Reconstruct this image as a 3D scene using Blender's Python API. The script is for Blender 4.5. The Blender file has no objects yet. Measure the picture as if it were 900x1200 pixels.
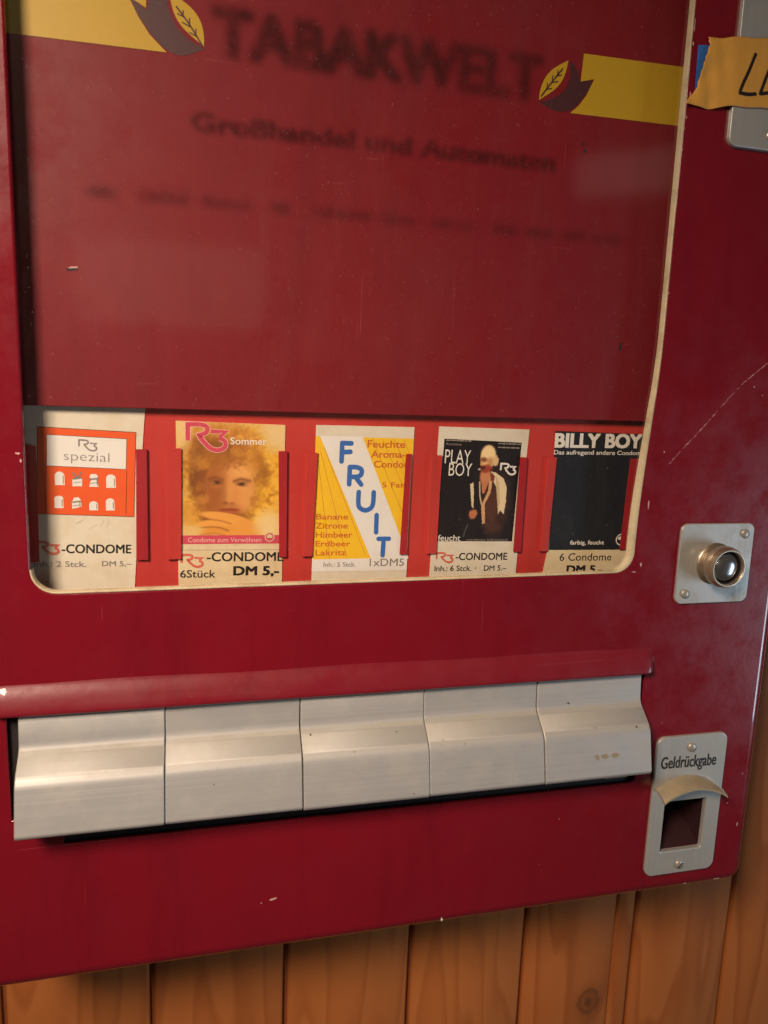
import bpy, bmesh, math, random
import numpy as np
from mathutils import Matrix, Vector
from mathutils.geometry import tessellate_polygon

# ------------------------------------------------------------------ camera, light, exposure
S = 0.001                                   # the script is written in millimetres
scn = bpy.context.scene
COL = scn.collection
R = math.radians

cam_d = bpy.data.cameras.new('camera')
cam = bpy.data.objects.new('camera', cam_d)
COL.objects.link(cam)
cam_d.sensor_fit = 'HORIZONTAL'
cam_d.sensor_width = 36.0
cam_d.lens = 868.98 / 900.0 * 36.0
cam_d.clip_start = 0.01
cam_d.clip_end = 50.0
pa, ya, ro = 0.16618664, -0.25161201, 0.03543548     # pitch, yaw, roll of the hand-held phone
_B = Matrix(((1, 0, 0), (0, 0, -1), (0, 1, 0)))
_Rx = Matrix(((1, 0, 0), (0, math.cos(pa), -math.sin(pa)), (0, math.sin(pa), math.cos(pa))))
_Ry = Matrix(((math.cos(ya), 0, math.sin(ya)), (0, 1, 0), (-math.sin(ya), 0, math.cos(ya))))
_Rz = Matrix(((math.cos(ro), -math.sin(ro), 0), (math.sin(ro), math.cos(ro), 0), (0, 0, 1)))
_R = _Rz @ _Rx @ _Ry @ _B
_F = Matrix(((1, 0, 0), (0, -1, 0), (0, 0, -1)))
cam.matrix_world = Matrix.Translation((0, -0.4, 0)) @ (_F @ _R).transposed().to_4x4()
scn.camera = cam
cam_d.dof.use_dof = True
cam_d.dof.focus_distance = 0.44
cam_d.dof.aperture_fstop = 14.0

world = bpy.data.worlds.new('World')
scn.world = world
world.use_nodes = True
bg = world.node_tree.nodes['Background']
bg.inputs[0].default_value = (1.0, 0.72, 0.52, 1)
bg.inputs[1].default_value = 0.04


def area(name, loc, target, sx, sy, power, col):
    l = bpy.data.lights.new(name, 'AREA')
    l.shape = 'RECTANGLE'
    l.size, l.size_y = sx, sy
    l.energy = power
    l.color = col
    o = bpy.data.objects.new(name, l)
    COL.objects.link(o)
    o.location = loc
    o.rotation_euler = (Vector(target) - Vector(loc)).to_track_quat('-Z', 'Y').to_euler()
    return o


lamp = area('room_lamp', (-0.42, -0.66, 0.44), (0.03, 0, -0.20), 0.25, 0.25, 2.8, (1.0, 0.79, 0.60))
lamp.data.spread = R(72)
# dim lamps added behind the photographer to mirror as pale patches in the glass
area('reflection_lamp', (-0.045, -1.2, 0.19), (-0.045, 0, 0.19), 0.36, 0.16, 0.055, (1.0, 0.80, 0.60))
area('reflection_lamp', (0.95, -1.2, 0.50), (0.0, 0, 0.0), 0.22, 0.09, 0.02, (1.0, 0.86, 0.74))
big = area('reflection_lamp', (0.30, -1.25, 0.10), (0.1, 0, 0.05), 0.42, 0.50, 0.03, (1.0, 0.74, 0.52))
big.rotation_euler.rotate_axis('Z', R(-14))
area('window_light', (1.24, -0.66, -0.38), (0.25, 0, -0.2), 0.22, 0.52, 3.6, (0.66, 0.83, 1.0))

scn.view_settings.view_transform = 'Standard'
scn.view_settings.look = 'None'
scn.view_settings.gamma = 1.0
scn.view_settings.exposure = 0.0

# ------------------------------------------------------------------ helpers
rng = random.Random(7)


def lin(r, g, b):
    f = lambda c: (c / 12.92 if c <= 0.04045 else ((c + 0.055) / 1.055) ** 2.4)
    return (f(r / 255), f(g / 255), f(b / 255))


def root(name, loc, label, cat, group=None):
    o = bpy.data.objects.new(name, None)
    COL.objects.link(o)
    o.location = [c * S for c in loc]
    o['label'] = label
    o['category'] = cat
    if group:
        o['group'] = group
    return o


def origin(o):
    v = Vector((0, 0, 0))
    while o is not None:
        v += o.location
        o = o.parent
    return v


def obj(name, verts, faces, mat, parent=None, smooth=None):
    """verts in world millimetres"""
    me = bpy.data.meshes.new(name)
    off = origin(parent) if parent else Vector((0, 0, 0))
    me.from_pydata([(x * S - off.x, y * S - off.y, z * S - off.z) for x, y, z in verts], [], faces)
    me.update()
    o = bpy.data.objects.new(name, me)
    COL.objects.link(o)
    o.parent = parent
    if mat:
        me.materials.append(mat)
    if smooth:
        me.shade_smooth()
        me.set_sharp_from_angle(angle=R(smooth))
    return o


class G:
    def __init__(s):
        s.v, s.f = [], []

    def add(s, verts, faces):
        b = len(s.v)
        s.v += list(verts)
        s.f += [tuple(b + i for i in f) for f in faces]
        return s

    def build(s, name, mat, parent=None, smooth=None, fix=False):
        o = obj(name, s.v, s.f, mat, parent, smooth)
        if fix:
            bm = bmesh.new()
            bm.from_mesh(o.data)
            bmesh.ops.recalc_face_normals(bm, faces=bm.faces)
            bm.to_mesh(o.data)
            bm.free()
        return o


def rr(x0, x1, z0, z1, r, d=0.0, n=8):
    """rounded rectangle loop grown by d, counter-clockwise seen from -Y"""
    x0, x1, z0, z1, r = x0 - d, x1 + d, z0 - d, z1 + d, max(r + d, 0.02)
    out = []
    for cx, cz, a0 in ((x1 - r, z0 + r, -90), (x1 - r, z1 - r, 0), (x0 + r, z1 - r, 90), (x0 + r, z0 + r, 180)):
        for i in range(n + 1):
            a = R(a0 + 90 * i / n)
            out.append((cx + r * math.cos(a), cz + r * math.sin(a)))
    return out


def face(g, loops, y):
    """flat front face (facing -Y) with holes"""
    polys = [[Vector((x, z, 0)) for x, z in l] for l in loops]
    flat = [p for l in loops for p in l]
    tris = tessellate_polygon(polys)
    fs = []
    for a, b, c in tris:
        pa_, pb_, pc_ = flat[a], flat[b], flat[c]
        cr = (pb_[0] - pa_[0]) * (pc_[1] - pa_[1]) - (pb_[1] - pa_[1]) * (pc_[0] - pa_[0])
        if abs(cr) < 1e-9:
            continue
        fs.append((a, b, c) if cr > 0 else (a, c, b))
    g.add([(x, y, z) for x, z in flat], fs)


def rim(g, rect, prof, n=8, flip=False):
    """sweep profile [(grow, y)...] round a rounded rectangle"""
    loops = [[(x, y, z) for x, z in rr(*rect, d=d, n=n)] for d, y in prof]
    m = len(loops[0])
    fs = []
    for k in range(len(prof) - 1):
        for i in range(m):
            j = (i + 1) % m
            q = (k * m + i, (k + 1) * m + i, (k + 1) * m + j, k * m + j)
            fs.append(q if not flip else q[::-1])
    g.add([p for l in loops for p in l], fs)


def arc_prof(r, y0=0.0, n=6):
    """quarter round from the front face outwards and back"""
    return [(-r + r * math.sin(R(90 * i / n)), y0 + r - r * math.cos(R(90 * i / n))) for i in range(n + 1)]


def plate(name, rect, y0, y1, mat, parent, holes=(), bev=0.5, n=8, hole_y1=None):
    """sheet metal plate, front at y0, back at y1, rounded rims"""
    g = G()
    face(g, [rr(*rect, d=-bev, n=n)] + [rr(*h, d=bev, n=n) for h in holes], y0)
    rim(g, rect, arc_prof(bev, y0, 4) + [(0, y1)], n)
    for h in holes:
        rim(g, h, [(-d, y) for d, y in arc_prof(bev, y0, 4)] + [(0, hole_y1 or y1)], n, flip=True)
    return g.build(name, mat, parent, smooth=40)


def lathe(g, cx, cz, prof, n=32, y=0.0):
    """profile [(radius, y)...] from outside/back to front centre, axis along Y"""
    vs, fs = [], []
    for r, yy in prof:
        for i in range(n):
            a = 2 * math.pi * i / n
            vs.append((cx + r * math.cos(a), y + yy, cz + r * math.sin(a)))
    for k in range(len(prof) - 1):
        for i in range(n):
            j = (i + 1) % n
            fs.append((k * n + i, k * n + j, (k + 1) * n + j, (k + 1) * n + i))
    if prof[-1][0] < 0.3:
        fs.append(tuple(range((len(prof) - 1) * n, len(prof) * n)))
    g.add(vs, fs)


def rot2(x, z, a):
    c, s_ = math.cos(R(a)), math.sin(R(a))
    return x * c - z * s_, x * s_ + z * c


def text(s, cx, cz, w, h, y, mat, parent, ang=0.0, bold=0.0, name='lettering', soft=False):
    """flat printed lettering fitted to a box w x h centred on (cx, cz)"""
    cu = bpy.data.curves.new('t', 'FONT')
    cu.body = s
    cu.offset = min(bold, 0.0) if not soft else bold
    cu.resolution_u = 3
    cu.fill_mode = 'FRONT'
    t = bpy.data.objects.new('t', cu)
    COL.objects.link(t)
    dg = bpy.context.evaluated_depsgraph_get()
    me = bpy.data.meshes.new_from_object(t.evaluated_get(dg))
    vs = [(v.co.x, v.co.y) for v in me.vertices]
    fs = [tuple(p.vertices) for p in me.polygons]
    bpy.data.objects.remove(t)
    bpy.data.curves.remove(cu)
    bpy.data.meshes.remove(me)
    xs = [v[0] for v in vs]
    ys = [v[1] for v in vs]
    x0, x1, y0, y1 = min(xs), max(xs), min(ys), max(ys)
    out = []
    for a, b in vs:
        px, pz = rot2(((a - x0) / (x1 - x0) - 0.5) * w, ((b - y0) / (y1 - y0) - 0.5) * h, ang)
        out.append((cx + px, y, cz + pz))
    if bold > 0 and not soft:
        e = bold * h * 1.2
        k = len(out)
        base, bf = out, fs
        out, fs = [], []
        for i, (dx, dz) in enumerate(((-e, -0.6 * e), (e, -0.6 * e), (-e, 0.6 * e), (e, 0.6 * e), (0, 0))):
            out += [(cx + (x_ - cx) * (1 - 2 * e / w) + dx, y_ + 0.006 * i, cz + (z_ - cz) * (1 - 1.2 * e / h) + dz) for x_, y_, z_ in base]
            fs += [tuple(i * k + q for q in f) for f in bf]
    return obj(name, out, fs, mat, parent)


def poly(pts, y, mat, parent, name):
    g = G()
    face(g, [pts], y)
    return g.build(name, mat, parent)


def grow(pts, k):
    return [(x * k, z * k) for x, z in pts]


def rect_rot(cx, cz, w, h, ang=0.0):
    return [(cx + rot2(a * w / 2, b * h / 2, ang)[0], cz + rot2(a * w / 2, b * h / 2, ang)[1])
            for a, b in ((-1, -1), (1, -1), (1, 1), (-1, 1))]


def stroke(g, pts, wd, y, cap=True, dy=0.0):
    """flat pen stroke along a polyline (x, z), round ends"""
    n = len(pts)
    Lf, Rt = [], []
    for i in range(n):
        a = Vector(pts[max(i - 1, 0)])
        b = Vector(pts[i])
        c = Vector(pts[min(i + 1, n - 1)])
        d1 = (b - a).normalized() if i > 0 else (c - b).normalized()
        d2 = (c - b).normalized() if i < n - 1 else d1
        t = (d1 + d2)
        t = t.normalized() if t.length > 1e-6 else d1
        nn = Vector((-t.y, t.x))
        k = min(1.0 / max(abs(nn.dot(Vector((-d1.y, d1.x)))), 0.4), 1.6)
        Lf.append(b + nn * wd / 2 * k)
        Rt.append(b - nn * wd / 2 * k)
    vs = [(p.x, y, p.y) for p in Lf] + [(p.x, y, p.y) for p in Rt]
    fs = [(n + i, n + i + 1, i + 1, i) for i in range(n - 1)]
    g.add(vs, fs)
    if cap:
        for e, sgn in ((0, -1), (n - 1, 1)):
            b = Vector(pts[e])
            d = (Vector(pts[e]) - Vector(pts[e - 1 if e else 1])).normalized()
            a0 = math.atan2(d.y, d.x) - math.pi / 2
            arc = [(b.x + wd / 2 * math.cos(a0 + math.pi * i / 8), y, b.y + wd / 2 * math.sin(a0 + math.pi * i / 8)) for i in range(9)]
            g.add(arc, [tuple(range(9))])


def smooth_line(pts, k=5):
    out = []
    n = len(pts)
    for i in range(n - 1):
        p0, p1, p2, p3 = (Vector(pts[max(i - 1, 0)]), Vector(pts[i]), Vector(pts[i + 1]), Vector(pts[min(i + 2, n - 1)]))
        for j in range(k):
            t = j / k
            out.append(tuple(0.5 * ((2 * p1) + (p2 - p0) * t + (2 * p0 - 5 * p1 + 4 * p2 - p3) * t * t + (3 * p1 - p0 - 3 * p2 + p3) * t ** 3)))
    out.append(tuple(pts[-1]))
    return out


def vnoise(x, y, seed):
    """smooth value noise on arrays"""
    xi, yi = np.floor(x).astype(int), np.floor(y).astype(int)
    fx, fy = x - xi, y - yi
    fx, fy = fx * fx * (3 - 2 * fx), fy * fy * (3 - 2 * fy)

    def hsh(a, b_):
        v = np.sin(a * 127.1 + b_ * 311.7 + seed * 74.7) * 43758.5453
        return v - np.floor(v)
    return (hsh(xi, yi) * (1 - fx) + hsh(xi + 1, yi) * fx) * (1 - fy) + (hsh(xi, yi + 1) * (1 - fx) + hsh(xi + 1, yi + 1) * fx) * fy


# ------------------------------------------------------------------ materials
def new_mat(name):
    m = bpy.data.materials.new(name)
    m.use_nodes = True
    return m, m.node_tree.nodes, m.node_tree.links, m.node_tree.nodes['Principled BSDF']


def plain(name, col, rough=0.5, metal=0.0, coat=0.0):
    m, n, l, b = new_mat(name)
    b.inputs['Base Color'].default_value = (*col, 1)
    b.inputs['Roughness'].default_value = rough
    b.inputs['Metallic'].default_value = metal
    b.inputs['Coat Weight'].default_value = coat
    return m


def noise(n, l, scale, detail=4, rough=0.6, vec=None, stretch=None, dist=0.0):
    t = n.new('ShaderNodeTexNoise')
    t.inputs['Scale'].default_value = scale
    t.inputs['Detail'].default_value = detail
    t.inputs['Roughness'].default_value = rough
    t.inputs['Distortion'].default_value = dist
    if vec is None:
        vec = n.new('ShaderNodeNewGeometry').outputs['Position']
    if stretch:
        mp = n.new('ShaderNodeMapping')
        mp.inputs['Scale'].default_value = stretch
        l.new(vec, mp.inputs['Vector'])
        vec = mp.outputs['Vector']
    l.new(vec, t.inputs['Vector'])
    return t.outputs['Fac']


def ramp(n, l, fac, stops):
    r = n.new('ShaderNodeValToRGB')
    el = r.color_ramp.elements
    while len(el) < len(stops):
        el.new(0.5)
    for e, (p, c) in zip(el, stops):
        e.position = p
        e.color = (*c, 1) if len(c) == 3 else c
    l.new(fac, r.inputs['Fac'])
    return r.outputs['Color']


def mixc(n, l, fac, a, b):
    m = n.new('ShaderNodeMix')
    m.data_type = 'RGBA'
    for s_, v in ((m.inputs[0], fac), (m.inputs[6], a), (m.inputs[7], b)):
        if hasattr(v, 'is_linked'):
            l.new(v, s_)
        elif isinstance(v, (int, float)):
            s_.default_value = v
        else:
            s_.default_value = (*v, 1)
    return m.outputs[2]


def bump(n, l, b, height, strength, dist):
    bp = n.new('ShaderNodeBump')
    bp.inputs['Strength'].default_value = strength
    bp.inputs['Distance'].default_value = dist
    l.new(height, bp.inputs['Height'])
    l.new(bp.outputs['Normal'], b.inputs['Normal'])
    return bp


def grey(a):
    return (a, a, a)


def enamel(name, col, dirt, rough=0.30, coat=0.5, wob=0.25):
    m, n, l, b = new_mat(name)
    f = noise(n, l, 7, 7, 0.68, dist=0.5)
    c = mixc(n, l, ramp(n, l, f, [(0.35, grey(0)), (0.72, grey(0.8))]), col, dirt)
    f2 = noise(n, l, 1.0, 6, 0.7, stretch=(30, 30, 5))
    c = mixc(n, l, ramp(n, l, f2, [(0.52, grey(0)), (0.75, grey(0.35))]), c, tuple(x * 0.45 for x in col))
    sp = noise(n, l, 900, 2, 0.5)
    c = mixc(n, l, ramp(n, l, sp, [(0.72, grey(0)), (0.78, grey(0.35))]), c, (0.45, 0.16, 0.14))
    for st in ((900, 900, 12), (25, 25, 700)):
        sc = noise(n, l, 1.0, 2, 0.4, stretch=st)
        brk = noise(n, l, 22, 3, 0.6)
        mu = n.new('ShaderNodeMath')
        mu.operation = 'MULTIPLY'
        l.new(ramp(n, l, sc, [(0.735, grey(0)), (0.76, grey(0.5))]), mu.inputs[0])
        l.new(ramp(n, l, brk, [(0.52, grey(0)), (0.64, grey(0.6))]), mu.inputs[1])
        c = mixc(n, l, mu.outputs[0], c, (0.40, 0.10, 0.10))
    l.new(c, b.inputs['Base Color'])
    l.new(ramp(n, l, noise(n, l, 35, 6, 0.7), [(0.3, grey(rough - 0.08)), (0.8, grey(rough + 0.25))]), b.inputs['Roughness'])
    b.inputs['Coat Weight'].default_value = coat
    b.inputs['Coat Roughness'].default_value = 0.05
    b.inputs['Specular IOR Level'].default_value = 0.28
    bump(n, l, b, noise(n, l, 42, 4, 0.55), wob, 0.0009)
    return m


M = {}
M['red'] = enamel('red_enamel', (0.182, 0.0046, 0.0130), (0.150, 0.0050, 0.0145), 0.22, 0.85)
M['ledge'] = enamel('dusty_red_enamel', (0.165, 0.007, 0.016), (0.165, 0.014, 0.024), 0.34, 0.4)
M['rack'] = enamel('red_rack_paint', (0.50, 0.040, 0.030), (0.43, 0.030, 0.028), 0.45, 0.15, 0.15)
M['clip'] = enamel('red_clip_paint', (0.36, 0.016, 0.022), (0.30, 0.012, 0.022), 0.40, 0.2, 0.15)
M['panel'] = enamel('maroon_panel', (0.185, 0.0045, 0.0100), (0.155, 0.0050, 0.0125), 0.5, 0.0, 0.1)


def alu_mat(name, base, dust, rough=0.36, dust_amt=0.35, brush=(4, 60, 900), dusty_z=None, metal=0.45):
    m, n, l, b = new_mat(name)
    d = ramp(n, l, noise(n, l, 45, 8, 0.72), [(0.46, grey(0)), (0.74, grey(dust_amt))])
    if dusty_z:                              # settled dust on the sloping step, deepened to dim its lit face
        sx = n.new('ShaderNodeSeparateXYZ')
        l.new(n.new('ShaderNodeNewGeometry').outputs['Position'], sx.inputs[0])
        mr = n.new('ShaderNodeMapRange')
        mr.inputs[1].default_value, mr.inputs[2].default_value = dusty_z[0] - 0.001, dusty_z[1] + 0.001
        l.new(sx.outputs[2], mr.inputs[0])
        band = ramp(n, l, mr.outputs[0], [(0.0, grey(0)), (0.14, grey(0.55)), (0.84, grey(0.95)), (1.0, grey(0))])
        mu = n.new('ShaderNodeMath')
        mu.operation = 'MULTIPLY'
        l.new(band, mu.inputs[0])
        l.new(ramp(n, l, noise(n, l, 30, 6, 0.7), [(0.3, grey(0.6)), (0.7, grey(1.0))]), mu.inputs[1])
        ad = n.new('ShaderNodeMath')
        ad.operation = 'MAXIMUM'
        l.new(mu.outputs[0], ad.inputs[0])
        l.new(d, ad.inputs[1])
        d = ad.outputs[0]
    st = noise(n, l, 1.0, 4, 0.6, stretch=brush)
    c = mixc(n, l, ramp(n, l, st, [(0.3, grey(0)), (0.7, grey(1))]), tuple(x * 0.97 for x in base), base)
    c = mixc(n, l, d, c, dust)
    pit = ramp(n, l, noise(n, l, 420, 3, 0.6), [(0.70, grey(0)), (0.76, grey(0.6))])
    c = mixc(n, l, pit, c, tuple(x * 0.45 for x in dust))
    l.new(c, b.inputs['Base Color'])
    mm = n.new('ShaderNodeMapRange')
    mm.inputs[3].default_value = metal
    cw = n.new('ShaderNodeMapRange')
    cw.inputs[3].default_value = 0.55
    cw.inputs[4].default_value = 0.0
    cw.inputs[2].default_value = 0.7
    l.new(d, cw.inputs[0])
    l.new(cw.outputs[0], b.inputs['Coat Weight'])
    b.inputs['Coat Roughness'].default_value = 0.15
    mm.inputs[4].default_value = 0.1
    l.new(d, mm.inputs[0])
    l.new(mm.outputs[0], b.inputs['Metallic'])
    ra = n.new('ShaderNodeMath')
    ra.operation = 'MULTIPLY_ADD'
    l.new(d, ra.inputs[0])
    ra.inputs[1].default_value = 0.35
    l.new(ramp(n, l, st, [(0.2, grey(rough - 0.05)), (0.8, grey(rough + 0.1))]), ra.inputs[2])
    l.new(ra.outputs[0], b.inputs['Roughness'])
    bump(n, l, b, st, 0.05, 0.0002)
    return m


M['alu'] = alu_mat('brushed_aluminium', (0.47, 0.47, 0.475), (0.30, 0.272, 0.225), 0.38, 0.5, dusty_z=(-0.2075, -0.1935))
M['plate'] = alu_mat('dull_aluminium_plate', (0.44, 0.44, 0.42), (0.30, 0.24, 0.16), 0.42, 0.45, (500, 50, 6))
M['lip'] = alu_mat('worn_aluminium_lip', (0.44, 0.36, 0.24), (0.30, 0.20, 0.10), 0.45, 0.9)
M['brass'] = alu_mat('tarnished_nickel_brass', (0.46, 0.36, 0.26), (0.22, 0.15, 0.09), 0.30, 0.4, metal=0.85)
M['steel'] = plain('polished_steel', (0.36, 0.37, 0.40), 0.20, 0.9)
M['screw'] = alu_mat('old_screw_steel', (0.40, 0.38, 0.34), (0.22, 0.17, 0.10), 0.35, 0.5)
M['chute'] = plain('darkened_red_inside', (0.028, 0.006, 0.008), 0.6)  # near-black red: the chute's inner shade is put into the colour
M['grime'] = plain('dark_grime', (0.07, 0.05, 0.035), 0.7)
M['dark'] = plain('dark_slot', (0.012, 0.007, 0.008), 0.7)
M['black'] = plain('black_print', (0.012, 0.011, 0.011), 0.45)
M['chip'] = plain('pale_paint_chip', (0.50, 0.30, 0.27), 0.6)
M['chip_tan'] = plain('tan_scuff', (0.25, 0.20, 0.13), 0.6)


def paper(name, col, stain, amt=0.5):
    m, n, l, b = new_mat(name)
    c = mixc(n, l, ramp(n, l, noise(n, l, 55, 7, 0.65), [(0.45, grey(0)), (0.78, grey(amt))]), col, stain)
    l.new(c, b.inputs['Base Color'])
    b.inputs['Roughness'].default_value = 0.6
    b.inputs['Specular IOR Level'].default_value = 0.25
    bump(n, l, b, noise(n, l, 120, 3), 0.1, 0.0004)
    return m


M['paper'] = paper('cream_paper', (0.66, 0.60, 0.48), (0.50, 0.38, 0.22))
M['paper_old'] = paper('yellowed_paper', (0.66, 0.54, 0.34), (0.50, 0.34, 0.16), 0.7)
M['white'] = paper('white_print', (0.72, 0.70, 0.66), (0.60, 0.53, 0.42), 0.35)
M['orange'] = paper('orange_print', (0.72, 0.10, 0.022), (0.58, 0.07, 0.02), 0.4)
M['yellow'] = paper('yellow_print', (0.80, 0.48, 0.02), (0.72, 0.38, 0.03), 0.4)
M['blue'] = paper('blue_print', (0.035, 0.13, 0.42), (0.05, 0.16, 0.42), 0.3)
M['orange_ink'] = plain('orange_ink', (0.55, 0.11, 0.02), 0.5)
M['red_ink'] = paper('faded_red_ink', (0.58, 0.12, 0.08), (0.62, 0.30, 0.20), 0.8)
M['pink_ink'] = paper('pink_ink', (0.55, 0.06, 0.10), (0.50, 0.07, 0.10), 0.4)
M['pale_pink'] = plain('pale_pink_ink', (0.75, 0.42, 0.36), 0.5)
M['white_ink'] = plain('white_ink', (0.74, 0.70, 0.62), 0.5)
M['grey_ink'] = plain('grey_ink', (0.20, 0.18, 0.17), 0.5)
M['dim_ink'] = plain('dim_print', (0.26, 0.22, 0.18), 0.5)
M['pencil'] = plain('pencil', (0.42, 0.38, 0.31), 0.6)
M['night'] = paper('blue_black_print', (0.010, 0.012, 0.017), (0.018, 0.020, 0.026), 0.5)
M['line_ink'] = plain('thin_brown_line', (0.42, 0.14, 0.01), 0.5)
M['ribbon'] = plain('yellow_ribbon_print', (0.47, 0.285, 0.010), 0.5)
M['leaf_dark'] = plain('dark_leaf_print', (0.055, 0.012, 0.016), 0.5)
M['gasket'] = paper('beige_rubber', (0.50, 0.42, 0.28), (0.22, 0.15, 0.07), 0.75)
M['tape'] = None

# photograph prints use the colour attribute that the painter writes
m, n, l, b = new_mat('photo_print')
at = n.new('ShaderNodeAttribute')
at.attribute_name = 'print'
l.new(at.outputs['Color'], b.inputs['Base Color'])
b.inputs['Roughness'].default_value = 0.42
M['photo'] = m

# glass: clear with a reflecting surface and a little dust
m, n, l, b = new_mat('dusty_window_glass')
n.remove(b)
out = n['Material Output']
tr = n.new('ShaderNodeBsdfTransparent')
gl = n.new('ShaderNodeBsdfGlossy')
gl.inputs['Roughness'].default_value = 0.08
df = n.new('ShaderNodeBsdfDiffuse')
df.inputs['Color'].default_value = (0.55, 0.45, 0.42, 1)
lwt = n.new('ShaderNodeLayerWeight')
lwt.inputs['Blend'].default_value = 0.5
pw = n.new('ShaderNodeMath')
pw.operation = 'POWER'
pw.inputs[1].default_value = 5.0
l.new(lwt.outputs['Facing'], pw.inputs[0])
lw = n.new('ShaderNodeMath')
lw.operation = 'MULTIPLY_ADD'
lw.inputs[1].default_value = 0.92
lw.inputs[2].default_value = 0.07
l.new(pw.outputs[0], lw.inputs[0])
mx = n.new('ShaderNodeMixShader')
l.new(lw.outputs[0], mx.inputs[0])
l.new(tr.outputs[0], mx.inputs[1])
l.new(gl.outputs[0], mx.inputs[2])
mx2 = n.new('ShaderNodeMixShader')
l.new(ramp(n, l, noise(n, l, 14, 6, 0.65, dist=0.4), [(0.35, grey(0.001)), (0.75, grey(0.007))]), mx2.inputs[0])
sm_ = ramp(n, l, noise(n, l, 1.0, 6, 0.7, stretch=(46, 10, 9), dist=1.2), [(0.50, grey(0)), (0.72, grey(0.010))])
sp_ = ramp(n, l, noise(n, l, 700, 2, 0.5), [(0.71, grey(0)), (0.75, grey(0.10))])
acc = mx2.inputs[0].links[0].from_socket
for extra in (sm_, sp_):
    ad_ = n.new('ShaderNodeMath')
    ad_.operation = 'ADD'
    l.new(acc, ad_.inputs[0])
    l.new(extra, ad_.inputs[1])
    acc = ad_.outputs[0]
l.new(acc, mx2.inputs[0])
l.new(mx.outputs[0], mx2.inputs[1])
l.new(df.outputs[0], mx2.inputs[2])
l.new(mx2.outputs[0], out.inputs['Surface'])
M['glass'] = m

# soft-edged dark lettering: thin translucent ink
m, n, l, b = new_mat('soft_dark_ink')
n.remove(b)
tr = n.new('ShaderNodeBsdfTransparent')
df = n.new('ShaderNodeBsdfDiffuse')
df.inputs['Color'].default_value = (0.030, 0.010, 0.010, 1)
mx = n.new('ShaderNodeMixShader')
ink = n.new('ShaderNodeAttribute')
ink.attribute_name = 'ink'
l.new(ink.outputs['Fac'], mx.inputs[0])
l.new(tr.outputs[0], mx.inputs[1])
l.new(df.outputs[0], mx.inputs[2])
l.new(mx.outputs[0], n['Material Output'].inputs['Surface'])
M['soft_text'] = m

# masking tape
m, n, l, b = new_mat('yellow_masking_tape')
c = mixc(n, l, ramp(n, l, noise(n, l, 70, 5, 0.6, stretch=(3, 1, 0.6)), [(0.3, grey(0)), (0.8, grey(0.8))]), (0.62, 0.31, 0.045), (0.50, 0.24, 0.045))
l.new(c, b.inputs['Base Color'])
b.inputs['Roughness'].default_value = 0.6
bump(n, l, b, noise(n, l, 500, 3, 0.6, stretch=(1, 1, 0.3)), 0.35, 0.0003)
M['tape'] = m

# varnished pine, grain along Z, a ring figure that differs from board to board
m, n, l, b = new_mat('varnished_pine')
oi = n.new('ShaderNodeObjectInfo')
geo = n.new('ShaderNodeNewGeometry')
cmb = n.new('ShaderNodeCombineXYZ')
mul = n.new('ShaderNodeMath')
mul.operation = 'MULTIPLY'
mul.inputs[1].default_value = 17.0
l.new(oi.outputs['Random'], mul.inputs[0])
l.new(mul.outputs[0], cmb.inputs[1])
l.new(mul.outputs[0], cmb.inputs[2])
add = n.new('ShaderNodeVectorMath')
add.operation = 'ADD'
l.new(geo.outputs['Position'], add.inputs[0])
l.new(cmb.outputs[0], add.inputs[1])
pos = add.outputs[0]
big = noise(n, l, 1.0, 2, 0.5, pos, (14, 14, 1.6))
rings = n.new('ShaderNodeMath')
rings.operation = 'MULTIPLY'
rings.inputs[1].default_value = 11.0
l.new(big, rings.inputs[0])
fr = n.new('ShaderNodeMath')
fr.operation = 'FRACT'
l.new(rings.outputs[0], fr.inputs[0])
col = ramp(n, l, fr.outputs[0], [(0.0, (0.43, 0.135, 0.036)), (0.55, (0.40, 0.120, 0.031)), (0.88, (0.32, 0.085, 0.021)), (1.0, (0.41, 0.127, 0.034))])
fine = noise(n, l, 1.0, 5, 0.7, pos, (600, 600, 9))
col = mixc(n, l, ramp(n, l, fine, [(0.35, grey(0.25)), (0.65, grey(0))]), col, (0.32, 0.11, 0.028))
tone = n.new('ShaderNodeMapRange')
tone.inputs[3].default_value = 0.0
tone.inputs[4].default_value = 0.35
l.new(oi.outputs['Random'], tone.inputs[0])
col = mixc(n, l, tone.outputs[0], col, (0.48, 0.170, 0.046))
# knots: a few fixed places on the boards
for kx, kz, kr in ((0.327, -0.519, 0.0085), (0.21, -0.68, 0.009), (-0.09, -0.60, 0.008)):
    vd = n.new('ShaderNodeVectorMath')
    vd.operation = 'SUBTRACT'
    l.new(geo.outputs['Position'], vd.inputs[0])
    vd.inputs[1].default_value = (kx, 0.1, kz)
    mp = n.new('ShaderNodeMapping')
    mp.inputs['Scale'].default_value = (1, 0, 0.8)
    l.new(vd.outputs[0], mp.inputs['Vector'])
    ln = n.new('ShaderNodeVectorMath')
    ln.operation = 'LENGTH'
    l.new(mp.outputs[0], ln.inputs[0])
    wob = n.new('ShaderNodeMath')
    wob.operation = 'MULTIPLY_ADD'
    l.new(noise(n, l, 160, 3, 0.6), wob.inputs[0])
    wob.inputs[1].default_value = 0.007
    l.new(ln.outputs['Value'], wob.inputs[2])
    dv = n.new('ShaderNodeMath')
    dv.operation = 'DIVIDE'
    l.new(wob.outputs[0], dv.inputs[0])
    dv.inputs[1].default_value = kr * 2.6
    k = ramp(n, l, dv.outputs[0], [(0.22, grey(0.95)), (0.42, grey(0.45)), (0.55, grey(0.8)), (0.68, grey(0.2)), (1.0, grey(0))])
    col = mixc(n, l, k, col, (0.13, 0.040, 0.012))
l.new(col, b.inputs['Base Color'])
b.inputs['Roughness'].default_value = 0.38
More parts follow.
